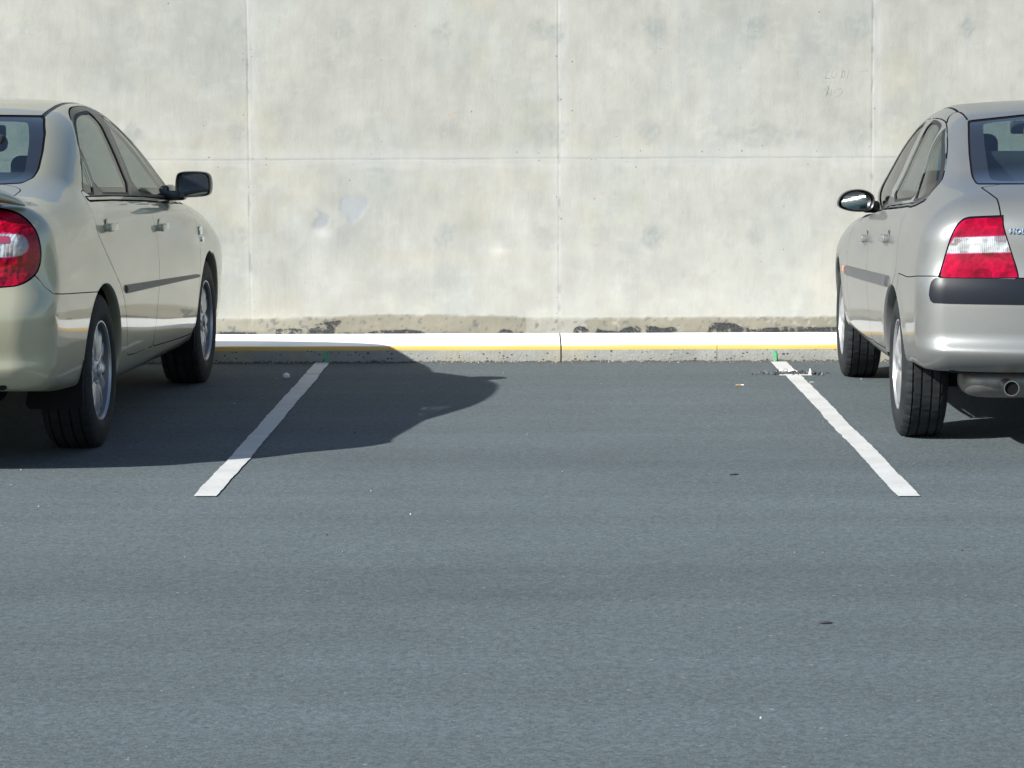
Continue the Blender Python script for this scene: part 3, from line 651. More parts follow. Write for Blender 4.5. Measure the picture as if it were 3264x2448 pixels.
def car_mats():
    M = MAT
    M['black'] = plain('black_trim', (.012, .013, .015), .35, coat=.4); M['gloss'] = plain('gloss_black_frame', (.014, .017, .020), .28, spec=.2)
    M['seal'] = plain('rubber_seal', (.010, .011, .012), .6); M['dark'] = plain('underbody_black', (.008, .008, .009), .9, spec=.2); M['seam'] = plain('seam_shadow_gap', (.006, .006, .007), .95, spec=.1)
    M['grey_plastic'] = plain('grey_plastic', (.050, .056, .062), .5, dust=.12); M['slate'] = plain('slate_plastic', (.006, .008, .013), .36, spec=.22)
    M['chrome'] = plain('chrome', (.82, .83, .84), .07, 1.); M['alloy'] = plain('alloy', (.42, .43, .45), .38, .7, coat=.3, dust=.12); M['alloy_dark'] = plain('brake_steel', (.16, .16, .165), .5, .6)
    M['frit'] = plain('glass_black_band', (.012, .013, .015), .04, coat=1); M['mirror'] = mat_mirror()
    M['fabric'] = plain('seat_fabric', (.020, .023, .028), .9); M['lining'] = plain('cabin_lining', (.05, .052, .055), .9); M['dash'] = plain('dashboard_plastic', (.03, .031, .033), .6)
    M['steel'] = plain('exhaust_steel', (.20, .20, .195), .48, .75, dust=.6); M['tip'] = plain('exhaust_tip', (.55, .54, .52), .22, 1., dust=.3)
    M['glass'] = mat_glass('clear_glass', (.56, .66, .65), 1., .016, .105); M['side_glass'] = mat_glass('tinted_side_glass', (.28, .35, .34), .92, .07, .07, .62); M['red_lens'] = mat_glass('red_lens', (.86, .036, .29), .32); M['clear_lens'] = mat_glass('clear_lens', (.92, .93, .95))
    M['red_base'] = plain('lamp_base_dark_red', (.40, .03, .07), .5)
    M['amber'] = plain('amber_lens', (.75, .16, .03), .15, coat=1)
    M['red_optic'] = mat_reflector('red_lamp_optic', (.52, .08, .22), 190, 130, .0012, 30.); M['red_zone_optic'] = mat_reflector('zoned_red_lamp_optic', (.36, .075, .20), 300, 300, .0003, 15.); M['clear_optic'] = mat_reflector('silver_lamp_optic', (.42, .41, .42), 340, 40, .0014, 22.)
    t = NT('tyre_rubber'); v = t.coord(); d = t.ramp(t.noise(v, 14, 5), [(.35, 0), (.75, 1)])
    t.P(base=t.mix(d, (.008, .010, .012), (.021, .024, .026)), rough=.78, spec=.3, normal=t.bump(t.noise(v, 240, 3), .3, .002)); M['tyre'] = t.m

# ------------------------------------------------------------------ wheels
def wheel_meshes(R, w, rr, nsp, style):
    """meshes with the outer face on +x: rim, tyre, hub cap, brake disc"""
    hw = w / 2; NA = 252; sh = R - .012
    prof = [(-hw + .03, rr - .004), (-hw + .006, rr + .006), (-hw - .001, rr + .035), (-hw, R - .055), (-hw + .010, R - .018), (-hw + .022, R - .006)]
    gx = [-.30, -.11, .11, .30]; e = .0045
    tr = [(-hw + .022, R - .006)]
    for g in gx:
        x = g * w; tr += [(x - e, R - .0005), (x - e * .7, R - .0085), (x + e * .7, R - .0085), (x + e, R - .0005)]
    prof += tr[1:] + [(hw - .022, R - .006), (hw - .010, R - .018), (hw, R - .055), (hw + .001, R - .080), (hw + .002, rr + .030), (hw - .004, rr + .008), (hw - .010, rr - .002), (hw - .03, rr - .004)]
    K = len(prof)
    def fn(i, k, x, r):
        ax = abs(x)
        if r > R - .03 and ax > w * .32 and i % 7 < 2: r -= .0045 if ax < hw - .012 else .0022   # shoulder cuts
        elif r > R - .003 and (i + int(40 * x / w)) % 9 == 0: r -= .003                            # sipes
        return x, r
    bt = bmesh.new(); lathe_x(bt, prof, NA, True, fn)
    for vtx in bt.verts:
        if vtx.co.z < -R + .010: vtx.co.x *= 1.02; vtx.co.z = max(vtx.co.z, -R + .006)
    # rim barrel and lip
    br = bmesh.new(); o = hw - .012
    lathe_x(br, [(-hw + .02, rr - .002), (o - .002, rr - .001), (o + .004, rr - .002), (o + .004, rr - .008), (o - .006, rr - .013), (o - .03, rr - .022), (o - .09, rr - .035), (-hw + .02, rr - .03)], 96)
    for f_ in br.faces: f_.material_index = 1 if max(v.co.x for v in f_.verts) < o - .004 else 0
    ri = rr - .012
    for k in range(nsp):
        a = 2 * math.pi * (k + .23) / nsp; ca, sa = math.cos(a), math.sin(a)
        rings = []
        N = 9
        for j in range(N):
            t = j / (N - 1); r = .028 + (ri - .028) * t
            if style == 'seven': wd = .034 + .034 * t + .030 * max(0, t - .72) * 2; xo = o - .020 + .010 * math.sin(t * 2.6) - .006 * t; th = .032; ridge = .010
            else: wd = .034 + .032 * t + .05 * max(0, t - .7); xo = o - .012 + .013 * math.sin(t * 3.0); th = .034; ridge = .004
            if style == 'seven': sec = [(-wd, -th), (-wd, -.008), (-wd * .86, -.001), (-wd * .50, 0), (-wd * .12, -ridge), (wd * .12, -ridge), (wd * .50, 0), (wd * .86, -.001), (wd, -.008), (wd, -th)]
            else: sec = [(-wd, -th), (-wd, -.012), (-wd * .85, -.003), (-wd * .5, .001), (0, ridge), (wd * .5, .001), (wd * .85, -.003), (wd, -.012), (wd, -th)]
            rings.append([(xo + dx, r * ca - u * sa, r * sa + u * ca) for u, dx in sec])
        loft(br, rings)
    lathe_x(br, [(o - .07, 0.001), (o - .055, .062), (o - .020, .058), (o - .012, .046), (o - .010, .001)], 40, False)
    for k in range(5):                                                # wheel nuts
        a = 2 * math.pi * (k + .5) / 5; c = (o - .016, .050 * math.cos(a), .050 * math.sin(a)); rbox(br, c, (.016, .016, .016), .004, 2)
    bh = bmesh.new(); lathe_x(bh, [(o - .014, .030), (o - .004, .029), (o + .002, .022), (o + .004, .001)], 32, False)
    bd = bmesh.new(); lathe_x(bd, [(o - .085, .035), (o - .085, rr - .055), (o - .098, rr - .055), (o - .11, .05)], 48, False); lathe_x(bd, [(o - .13, .001), (o - .13, rr - .025), (o - .14, rr - .025)], 48, False)
    return br, bt, bh, bd
def add_wheels(car, S, R, w, rr, nsp, style, track, names=None):
    bms = wheel_meshes(R, w, rr, nsp, style)
    mats = ([MAT['alloy'], MAT['alloy_dark']], MAT['tyre'], MAT['alloy'], MAT['alloy_dark']); nm = ('wheel', 'tyre', 'hub_cap', 'brake_disc')
    first = bm_obj('wheel', bms[0], mats[0], car, 32); subs = [bm_obj(n, b, mm, first, 30) for n, b, mm in zip(nm[1:], bms[1:], mats[1:])]
    spots = [(sx, y) for y in (0, S['wb']) for sx in (1, -1)]
    for i, (sx, y) in enumerate(spots):
        if i == 0: o = first
        else:
            o = first.copy(); COL.objects.link(o); o.parent = car
            for s in subs:
                c = s.copy(); COL.objects.link(c); c.parent = o
        o.location = (sx * track / 2, y, R - .006); o.rotation_euler = (0, 0, 0 if sx > 0 else math.pi)

# ------------------------------------------------------------------ shared car pieces
def arch_cut(S, M):
    def f(V):
        r = np.minimum(*[np.hypot(V[:, 1] - y, V[:, 2] - S['wz']) for y in (0, S['wb'])]) - S['ra']
        return np.maximum(r, .52 - V[:, 0])
    M = clip(M, f(M[0]))[1]
    def g(V):
        q = np.minimum(np.abs(V[:, 1]), np.abs(V[:, 1] - S['wb'])); return np.maximum(np.maximum(V[:, 2] - S['zb'](V[:, 1]) - .034 * (1 - sstep(.36, .80, q)), .5 - V[:, 0]), q - .8)
    return clip(M, g(M[0]))[1]
def arch_lips(S, car, paint, body):
    """turned-in edge of each wheel opening plus the black liner behind it"""
    for y0 in (0, S['wb']):
        pts = []
        for a in np.linspace(-math.radians(18), math.pi + math.radians(18), 72):
            y = y0 + S['ra'] * math.cos(a); z = S['wz'] + S['ra'] * math.sin(a)
            if z < S['zb'](y) + .036: continue
            pts.append((y, z, surf_x(S, y, z), math.cos(a), math.sin(a)))
        for s in (1, -1):
            bl = bmesh.new(); bw = bmesh.new()
            rows = [[bl.verts.new((s * (x - dx), y - dr * c, z - dr * q)) for dx, dr in ((-.0005, -.001), (.004, .004), (.012, .006), (.045, .006))] for y, z, x, c, q in pts]
            for r0, r1 in zip(rows, rows[1:]):
                for k in range(3): bl.faces.new((r0[k], r1[k], r1[k + 1], r0[k + 1]))
            rw = [[bw.verts.new((s * xx, y + .012 * c, z + .012 * q)) for xx in (x - .03, .70, .50)] for y, z, x, c, q in pts]
            for r0, r1 in zip(rw, rw[1:]):
                for k in range(2): bw.faces.new((r0[k], r1[k], r1[k + 1], r0[k + 1]))
            bw.faces.new([r[-1] for r in rw])
            bm_obj('arch_lip', bl, paint, body, 40); bm_obj('wheel_liner', bw, MAT['dark'], car, 60)
def lining(car, shells):
    L = []
    for M in shells:
        a, _ = clip(M, .72 - M[0][:, 2])
        a = clip(a, np.maximum(a[0][:, 1] - 2.35, -.52 - a[0][:, 1]))[0] if len(a[2]) else a
        if len(a[2]): L.append(flip(offset(a, -.022)))
    part('cabin_lining', both(join(*L)), MAT['lining'], car)
def floor_pan(car, S, y0, y1):  # dark floor plates added to stop light leaking through under the car
    bm = bmesh.new(); wb = S['wb']
    for cy, ly, w in ((y0 / 2 - .18, -y0 - .36, 1.40), (0, .80, 1.02), (wb / 2, wb - .78, 1.62), (wb, .80, 1.02), ((y1 + wb + .38) / 2, y1 - wb - .38, 1.36)):
        rbox(bm, (0, cy, .375), (w, ly, .07), .02, 2)
    bm_obj('floor_pan', bm, MAT['dark'], car, 0)
def seat(car, x, y, z, w, back_top, head, recl=.16, cols='fabric', hs=(.25, .135, .105)):
    bm = bmesh.new()
    rbox(bm, (x, y + .28, z), (w, .52, .16), .06); h = back_top - z
    sh = Matrix(((1, 0, 0, 0), (0, 1, -recl, 0), (0, 0, 1, 0), (0, 0, 0, 1)))
    rbox(bm, (x, y - h * recl * .4, z + h / 2), (w * .96, .13, h), .055, 4, sh)
    s = bm_obj('seat', bm, MAT[cols], car, 0); [setattr(p, 'use_smooth', True) for p in s.data.polygons]
    for hx in head:
        b2 = bmesh.new(); yy = y - h * recl * .9
        rbox(b2, (hx, yy, back_top + hs[2]), (hs[0], .10, hs[1]), min(.045, hs[1] * .45), 4, None)
        for q in (-.05, .05): tube(b2, [(hx + q, yy, back_top - .04), (hx + q, yy, back_top + .07)], .006, 8)
        bm_obj('headrest', b2, MAT[cols], s, 50)
def cabin(car, S, rear_top, front_top, wheel_x, rear_heads, ry=.02, hs=(.25, .135, .105)):
    seat(car, 0, ry + .20, .60, 1.22, rear_top, rear_heads, .22, 'fabric', hs)
    for x in (-.37, .37): seat(car, x, 1.16, .56, .50, front_top, [x], .22)
    bm = bmesh.new(); rbox(bm, (0, -.12, 1.045 if rear_top < 1.2 else 1.03), (1.18, .52, .03), .01)
    bm_obj('parcel_shelf', bm, MAT['dash'], car)
    bm = bmesh.new(); rbox(bm, (0, 2.12, .90), (1.36, .55, .20), .08, 4); rbox(bm, (wheel_x, 1.96, 1.0), (.36, .22, .09), .04, 3)
    bm_obj('dashboard', bm, MAT['dash'], car)
    bm = bmesh.new(); c = Vector((wheel_x, 1.66, .93)); rg = []
    rot = Matrix.Rotation(math.radians(-62), 3, 'X'); n = 28
    pts = [c + rot @ Vector((.185 * math.cos(2 * math.pi * i / n), .185 * math.sin(2 * math.pi * i / n), 0)) for i in range(n + 1)]
    tube(bm, pts, .015, 8); rbox(bm, c, (.34, .05, .03), .012, 2); rbox(bm, c, (.13, .06, .11), .03, 3); tube(bm, [c, c + Vector((0, .3, -.12))], .03, 10)
    bm_obj('steering_wheel', bm, MAT['dash'], car, 60)
    bm = bmesh.new(); rbox(bm, (0, 1.52, 1.33), (.23, .03, .065), .014, 3); tube(bm, [(0, 1.53, 1.35), (0, 1.58, 1.42)], .008, 8); bm_obj('interior_mirror', bm, MAT['dash'], car)
def side_mirror(car, face, c, axes, depth, mat, arm, turn):
    """face: outline (u, w) seen from behind; c: centre of the rear face; shell tapers forward"""
    f = soften(face, 2); bm = bmesh.new(); rings = []
    for t, k, in ((.0, .90), (-.004, .96), (.004, 1.0), (.03, 1.02), (.06, .98), (.085, .86), (.105, .64), (.118, .30)):
        rings.append([(c[0] + u * k, c[1] + t * depth / .118 - turn * u * k, c[2] + w * k) for u, w in f])
    rs = loft(bm, rings, True, False); bm.faces.new(rs[-1])
    back = [bm.verts.new((c[0] + u * .9, c[1] + .045 - turn * u, c[2] + w * .9)) for u, w in f]; bm.faces.new(back)
    for i in range(len(f)): bm.faces.new((rs[0][i], rs[0][i - 1], back[i - 1], back[i]))
    for a, b, s in arm: rbox(bm, a, b, s, 3)
    return bm, f
# ------------------------------------------------------------------ the two cars
def glass_face(f, ku, kw, c, s, tilt, lift, depth, parent):
    """faintly convex mirror glass, swivelled towards the driver by tilt degrees"""
    bm = bmesh.new(); t = math.tan(math.radians(tilt)); l = math.tan(math.radians(lift)); rs = []
    for k in (1., .75, .5, .25): rs.append([bm.verts.new((c[0] + u * ku * k, c[1] + depth - .0008 * (1 - k * k) - s * t * u * ku * k + l * w * kw * k, c[2] + w * kw * k)) for u, w in f])
    m = bm.verts.new((c[0], c[1] + depth - .0008, c[2])); n = len(f)
    for a, b in zip(rs, rs[1:]):
        for i in range(n): bm.faces.new((a[i], a[i - 1], b[i - 1], b[i]))
    for i in range(n): bm.faces.new((rs[-1][i], rs[-1][i - 1], m))
    o = bm_obj('mirror_glass', bm, MAT['mirror'], parent, 180)
    if sum(p.normal.y for p in o.data.polygons) > 0: o.data.flip_normals()
    return o
def windows(car, dlo, panes, side_objs, frame_mat, seal_w, glass):
    """panes: (name, outline, owner index or None); seals ring every pane; rest of the opening is the frame"""
    seals = []; out = []
    for nm, pts, own in panes:
        p, s, dlo = cut_thin(dlo, side_poly(pts, 1), seal_w); seals.append(s); out.append((nm, offset(p, -.005), own))
    return out, join(*[offset(s, -.0015) for s in seals]), dlo
def put_sides(name, M, mat, owners, label=None):
    """one object on the right, its mirror image on the left"""
    r = []
    for s, ow in zip((1, -1), owners): r.append(part(name, M if s > 0 else mirror(M), mat, ow))
    return r
def dome(M, f, h, w): return offset(M, h * np.sqrt(np.clip(-f(M[0]) / w, 0, 1)))
def handle(owners, S, y, z, mats, L=.165):
    for s, ow in zip((1, -1), owners):
        x = surf_x(S, y, z); bm = bmesh.new()
        rbox(bm, (s * (x + .022), y, z), (.016, L, .034), .0075, 3)
        for q in (-.42, .42): rbox(bm, (s * (x + .008), y + q * L, z), (.034, .024, .028), .006, 2)
        bm_obj('door_handle', bm, mats, ow, 40)
        bm = bmesh.new(); bmesh.ops.create_uvsphere(bm, u_segments=20, v_segments=10, radius=1)
        bmesh.ops.scale(bm, vec=(.004, .060, .046), verts=bm.verts); bmesh.ops.translate(bm, vec=(s * (x - .001), y, z - .004), verts=bm.verts)
        bm_obj('handle_recess', bm, mats, ow, 180)

def build_camry():
    S = CAMRY; paint = mat_paint('champagne_paint', (.43, .405, .285), (.34, .325, .235), .50, .44, .9)
    car = empty('parked_car', (-2.735, 11.17, 0), -math.radians(2.2))
    tag(car, 'champagne beige sedan with boot spoiler and rounded tail light, left of the empty bay', 'car', 'cars parked facing the wall')
    M = arch_cut(S, body_mesh(S))
    DLO = [(.040, 1.064), (.174, 1.160), (.36, 1.292), (.46, 1.349), (.60, 1.404), (.71, 1.431), (.82, 1.445), (1.0, 1.450), (1.17, 1.444), (1.32, 1.416), (1.52, 1.352), (1.75, 1.258), (2.0, 1.145), (2.2, 1.045), (2.34, .972), (2.0, .990), (1.65, 1.008), (1.25, 1.027), (.56, 1.052)]
    dlo, g1, M = cut(M, side_poly(DLO, 1), .002); seams = [g1]
    panes = [('quarter_window', [(.066, 1.071), (.188, 1.158), (.306, 1.243), (.306, 1.070)], 0),
             ('side_window', [(.340, 1.069), (.338, 1.262), (.362, 1.284), (.46, 1.336), (.57, 1.378), (.68, 1.404), (.80, 1.416), (.97, 1.423), (.990, 1.421), (1.005, 1.25), (1.045, 1.046), (.7, 1.058)], 0),
             ('side_window', [(1.180, 1.040), (1.150, 1.25), (1.130, 1.408), (1.19, 1.410), (1.30, 1.384), (1.48, 1.330), (1.70, 1.238), (1.88, 1.154), (2.04, 1.072), (2.02, 1.002), (1.5, 1.024)], 1)]
    glass, seal, frame = windows(car, dlo, panes, None, None, .0055, None)
    BELT = [(.030, 1.062), (.56, 1.050), (1.25, 1.025), (1.65, 1.006), (2.0, .988), (2.345, .970), (2.345, .955), (2.0, .971), (1.65, .988), (1.25, 1.006), (.56, 1.031), (.045, 1.043)]
    belt, g, M = cut_thin(M, side_poly(BELT, 0), .0035); seams.append(g)
    RD = [(.055, 1.10), (-.030, 1.045), (-.072, 1.0), (-.055, .925), (.02, .86), (.115, .790), (.22, .722), (.33, .655), (.41, .58), (.455, .50), (.49, .42), (.52, .352), (.56, .338), (1.12, .326), (1.158, .335), (1.175, .41), (1.205, .526), (1.235, .62), (1.245, .736), (1.235, .832), (1.215, .924), (1.205, 1.0), (1.19, 1.10)]
    FD = [(1.19, 1.10), (1.205, 1.0), (1.215, .924), (1.235, .832), (1.245, .736), (1.235, .62), (1.205, .526), (1.175, .41), (1.158, .335), (1.19, .324), (2.24, .292), (2.295, .30), (2.33, .40), (2.385, .56), (2.410, .68), (2.395, .78), (2.33, .87), (2.30, .93), (2.33, 1.06)]
    rd, g, M = cut(M, side_poly(RD, 1), .0022); seams.append(g)
    fd, g, M = cut(M, side_poly(FD, 1), .0022); seams.append(g)
    GL = [(-.2, 1.410), (.38, 1.407), (.545, 1.404), (.560, 1.395), (.598, 1.33), (.622, 1.258), (.639, 1.184), (.637, 1.150), (.615, 1.131), (.542, 1.129), (-.2, 1.131)]
    CL = [(-.2, 1.388), (.36, 1.386), (.50, 1.382), (.515, 1.37), (.549, 1.311), (.579, 1.22), (.594, 1.172), (.585, 1.150), (.532, 1.143), (-.2, 1.143)]
    rg, g, M = cut(M, back_poly(GL, 0), .004); seams.append(g)
    clear, _, frit = cut(rg, back_poly(CL, 1))
    WS = lambda V: np.maximum(np.maximum(V[:, 0] - (S['Wg'](V[:, 2]) + S['Wgy'](V[:, 1]) - .065), V[:, 2] - 1.435), np.maximum(1.04 - V[:, 2], 1.2 - V[:, 1]))
    ws, g, M = cut(M, WS, .004); seams.append(g)
    strip, _, M = cut_thin(M, lambda V: np.maximum(np.maximum(np.abs(V[:, 0] - .548) - .0105, 1.35 - V[:, 2]), np.maximum(.40 - V[:, 1], V[:, 1] - 1.6)))
    lamp, g, M = cut(M, corner_poly([(-.50, 1.046), (-.19, 1.045), (-.150, 1.038), (-.118, 1.024), (-.086, .994), (-.058, .948), (-.046, .900), (-.046, .860), (-.062, .818), (-.092, .787), (-.155, .760), (-.23, .744), (-.50, .742)], 1), .0035); seams.append(g)
    LID = lambda V: np.maximum(np.maximum(smax(V[:, 0] - .640, V[:, 1] + .372, .06), .79 - V[:, 2]), V[:, 1] + .3)
    lid, g, M = cut(M, LID, .0025); seams.append(g)
    hb = lambda y: np.interp(-y, [.1, .744, .84, .872, .895, 1.3], [.668, .702, .709, .735, .783, .783])
    bump, g, M = cut(M, lambda V: np.maximum((V[:, 2] - hb(V[:, 1])) * .85, V[:, 1] + .1), .0018); seams.append(g)
    hood, g, M = cut(M, lambda V: np.maximum(np.maximum(V[:, 0] - .74, .80 - V[:, 2]), np.maximum(2.42 - V[:, 1], V[:, 1] - 3.45)), .0025); seams.append(g)
    hl, g, M = cut(M, lambda V: np.maximum(np.maximum(np.maximum(.42 - V[:, 0], V[:, 2] - .79), .62 - V[:, 2]), 3.30 - V[:, 1]), .003); seams.append(g)
    gr, g, M = cut(M, lambda V: np.maximum(np.maximum(np.maximum(V[:, 0] - .37, V[:, 2] - .72), .60 - V[:, 2]), 3.30 - V[:, 1]), .003); seams.append(g)
    body = part('body', both(M), paint, car)
    part('panel_seam', both(offset(join(*seams), -.005)), MAT['seam'], car)
    rds = put_sides('rear_door', rd, paint, (car, car)); fds = put_sides('front_door', fd, paint, (car, car))
    part('bumper', both(bump), paint, car); part('bonnet', both(hood), paint, car); part('grille', both(gr), MAT['black'], car)
    for h in put_sides('headlight', hl, MAT['clear_optic'], (car, car)): pass
    for nm, p, own in glass: put_sides(nm, p, MAT['side_glass'], (rds, fds)[own])
    put_sides('window_frame', clip(frame, frame[0][:, 1] - 1.09)[0], MAT['gloss'], rds); put_sides('window_frame', clip(frame, 1.094 - frame[0][:, 1])[0], MAT['gloss'], fds)
    put_sides('window_seal', clip(seal, seal[0][:, 1] - 1.09)[0], MAT['seal'], rds); put_sides('window_seal', clip(seal, 1.09 - seal[0][:, 1])[0], MAT['seal'], fds)
    b_r = clip(belt, belt[0][:, 1] - 1.203)[0]; b_f = clip(belt, 1.207 - belt[0][:, 1])[0]
    put_sides('belt_moulding', offset(b_r, .004), paint, rds); put_sides('belt_moulding', offset(b_f, .004), paint, fds)
    MO = side_poly([(.405, .664), (2.26, .5995), (2.36, .592), (2.355, .578), (.43, .624), (.41, .632)], 0)
    for dr, ds in ((rd, rds), (fd, fds)):
        dq = refine(dr, MO, .02); m_ = clip(dq, MO(dq[0]))[0]; put_sides('side_moulding', dome(m_, MO, .012, .012), MAT['grey_plastic'], ds)
    handle(rds, S, .185, .927, paint); handle(fds, S, 1.36, .877, paint)
    g_ = part('rear_window', both(offset(clear, -.003)), MAT['glass'], car); part('window_border', both(offset(frit, -.003)), MAT['frit'], g_)
    part('windscreen', both(offset(ws, -.003)), MAT['glass'], car); put_sides('roof_strip', offset(strip, -.002), MAT['slate'], (body, body))
    ld = part('boot_lid', both(lid), paint, car)
    # tail lights: moulded optics, a clear centre lens, red lens round it
    CLR = corner_poly([(-.55, .953), (-.266, .953), (-.180, .949), (-.140, .938), (-.120, .905), (-.138, .878), (-.19, .862), (-.278, .858), (-.55, .856)], 1)
    cl, _, rl = cut(lamp, CLR, 0)
    cl2, rim, rl2 = cut(lamp, CLR, .003)
    for s in (1, -1):
        f = (lambda m: m) if s > 0 else mirror
        t = part('tail_light', f(offset(rl, -.005)), MAT['red_optic'], car)
        part('lamp_optic', f(offset(cl, -.005)), MAT['clear_optic'], t); part('red_lens', f(rl2), MAT['red_lens'], t); part('clear_lens', f(join(cl2, rim)), MAT['clear_lens'], t)
        amb = clip(offset(cl, -.003), np.maximum(np.abs(cl[0][:, 2] - .928) - .014, cl[0][:, 0] + cl[0][:, 1] + .222))[0]
        if len(amb[2]): part('reversing_lamp', f(amb), MAT['red_base'], t)
        part('lamp_housing', f(offset(lamp, -.020)), MAT['red_base'], t)
    # boot spoiler
    bm = bmesh.new(); rings = []
    for x in np.concatenate([np.linspace(-.75, -.60, 9), np.linspace(-.5, .5, 9), np.linspace(.60, .75, 9)]):
        k = max(0., (abs(x) - .60) / .15); c = 1 - .55 * k ** 2; th = .056 * (1 - .80 * k ** 2.2); zt = 1.140 - .012 * (x / .6) ** 2 - .060 * k ** 2
        yl, yt = -.80 + .02 * k ** 2, -1.02 + .13 * k ** 1.5 + .07 * (abs(x) / .76) ** 2
        P = [(yl, -.5), (yl + .25 * (yt - yl), 0), (yl + .55 * (yt - yl), .04), (yl + .85 * (yt - yl), .0), (yt, -.22), (yt, -.55), (yl + .8 * (yt - yl), -.86), (yl + .4 * (yt - yl), -1.0), (yl + .1 * (yt - yl), -.85)]
        P = soften([(a, zt + b * th) for a, b in P], 1); rings.append([(x, a, b) for a, b in P])
    loft(bm, rings); sp = bm_obj('spoiler', bm, paint, ld, 60)
    for s in (1, -1):
        bm = bmesh.new(); rbox(bm, (s * .615, -.885, 1.075), (.10, .15, .06), .02, 3); bm_obj('spoiler_foot', bm, paint, sp, 50)
    # mirrors
    FC = [(-.090, -.040), (-.086, .045), (-.062, .064), (.045, .064), (.082, .052), (.092, .015), (.090, -.040), (.070, -.058), (.0, -.064), (-.07, -.066)]
    for s in (1, -1):
        c = (s * .953, 1.88, 1.066); fc = [(u * s * 1.02, w) for u, w in FC]
        bm, f = side_mirror(car, fc, c, None, .13, None, [((s * .842, 1.965, 1.010), (.13, .10, .05), .018), ((s * .800, 2.03, 1.01), (.05, .20, .10), .018)], s * .12)
        mo = bm_obj('side_mirror', bm, MAT['black'], car, 50)
        glass_face(f, .87, .86, c, s, 16, -1.0, .010, mo)
    # badges on the front wings
    for s in (1, -1):
        bm = bmesh.new(); x = surf_x(S, 2.44, .812); rbox(bm, (s * (x + .004), 2.44, .815), (.010, .075, .042), .006, 3); x = surf_x(S, 2.47, .767); rbox(bm, (s * (x + .004), 2.48, .768), (.010, .055, .026), .004, 2)
        bm_obj('wing_badge', bm, MAT['chrome'], body, 40)
    # mud flaps
    for y0, x1 in ((-.385, .885), (2.325, .885)):
        for s in (1, -1):
            bm = bmesh.new(); rg = []
            for z, w, t in ((.52, .05, .02), (.40, .14, .018), (.30, .235, .014), (.225, .25, .010), (.205, .24, .008)):
                yy = y0 + (.07 if z > .45 else .035 if z > .35 else 0) - (.01 if y0 < 0 else 0); rg.append([(s * (x1 - .012), yy - t, z), (s * (x1 - w), yy - t, z), (s * (x1 - w), yy + t, z), (s * (x1 - .012), yy + t, z)])
            loft(bm, rg); bm_obj('mud_flap', bm, MAT['dark'], car, 40)
    bm = bmesh.new(); rbox(bm, (0, -.55, .30), (1.1, .5, .14), .05); tube(bm, [(-.75, 0, .32), (.75, 0, .32)], .04); tube(bm, [(.45, -.4, .26), (.48, -.86, .30)], .03)
    bm_obj('underbody', bm, MAT['dark'], car, 50)
    bm = bmesh.new(); rbox(bm, (0, surf_yr(S, 0, .90) - .008, .90), (.37, .014, .13), .006); bm_obj('number_plate', bm, MAT['alloy'], car, 40)
    floor_pan(car, S, -.98, 3.45); arch_lips(S, car, paint, body); lining(car, [M, rd, fd, frame])
    cabin(car, S, 1.165, 1.05, .37, (-.31, .31), .02, (.30, .075, .125))
    add_wheels(car, S, .332, .215, .214, 7, 'seven', 1.54)
    return car

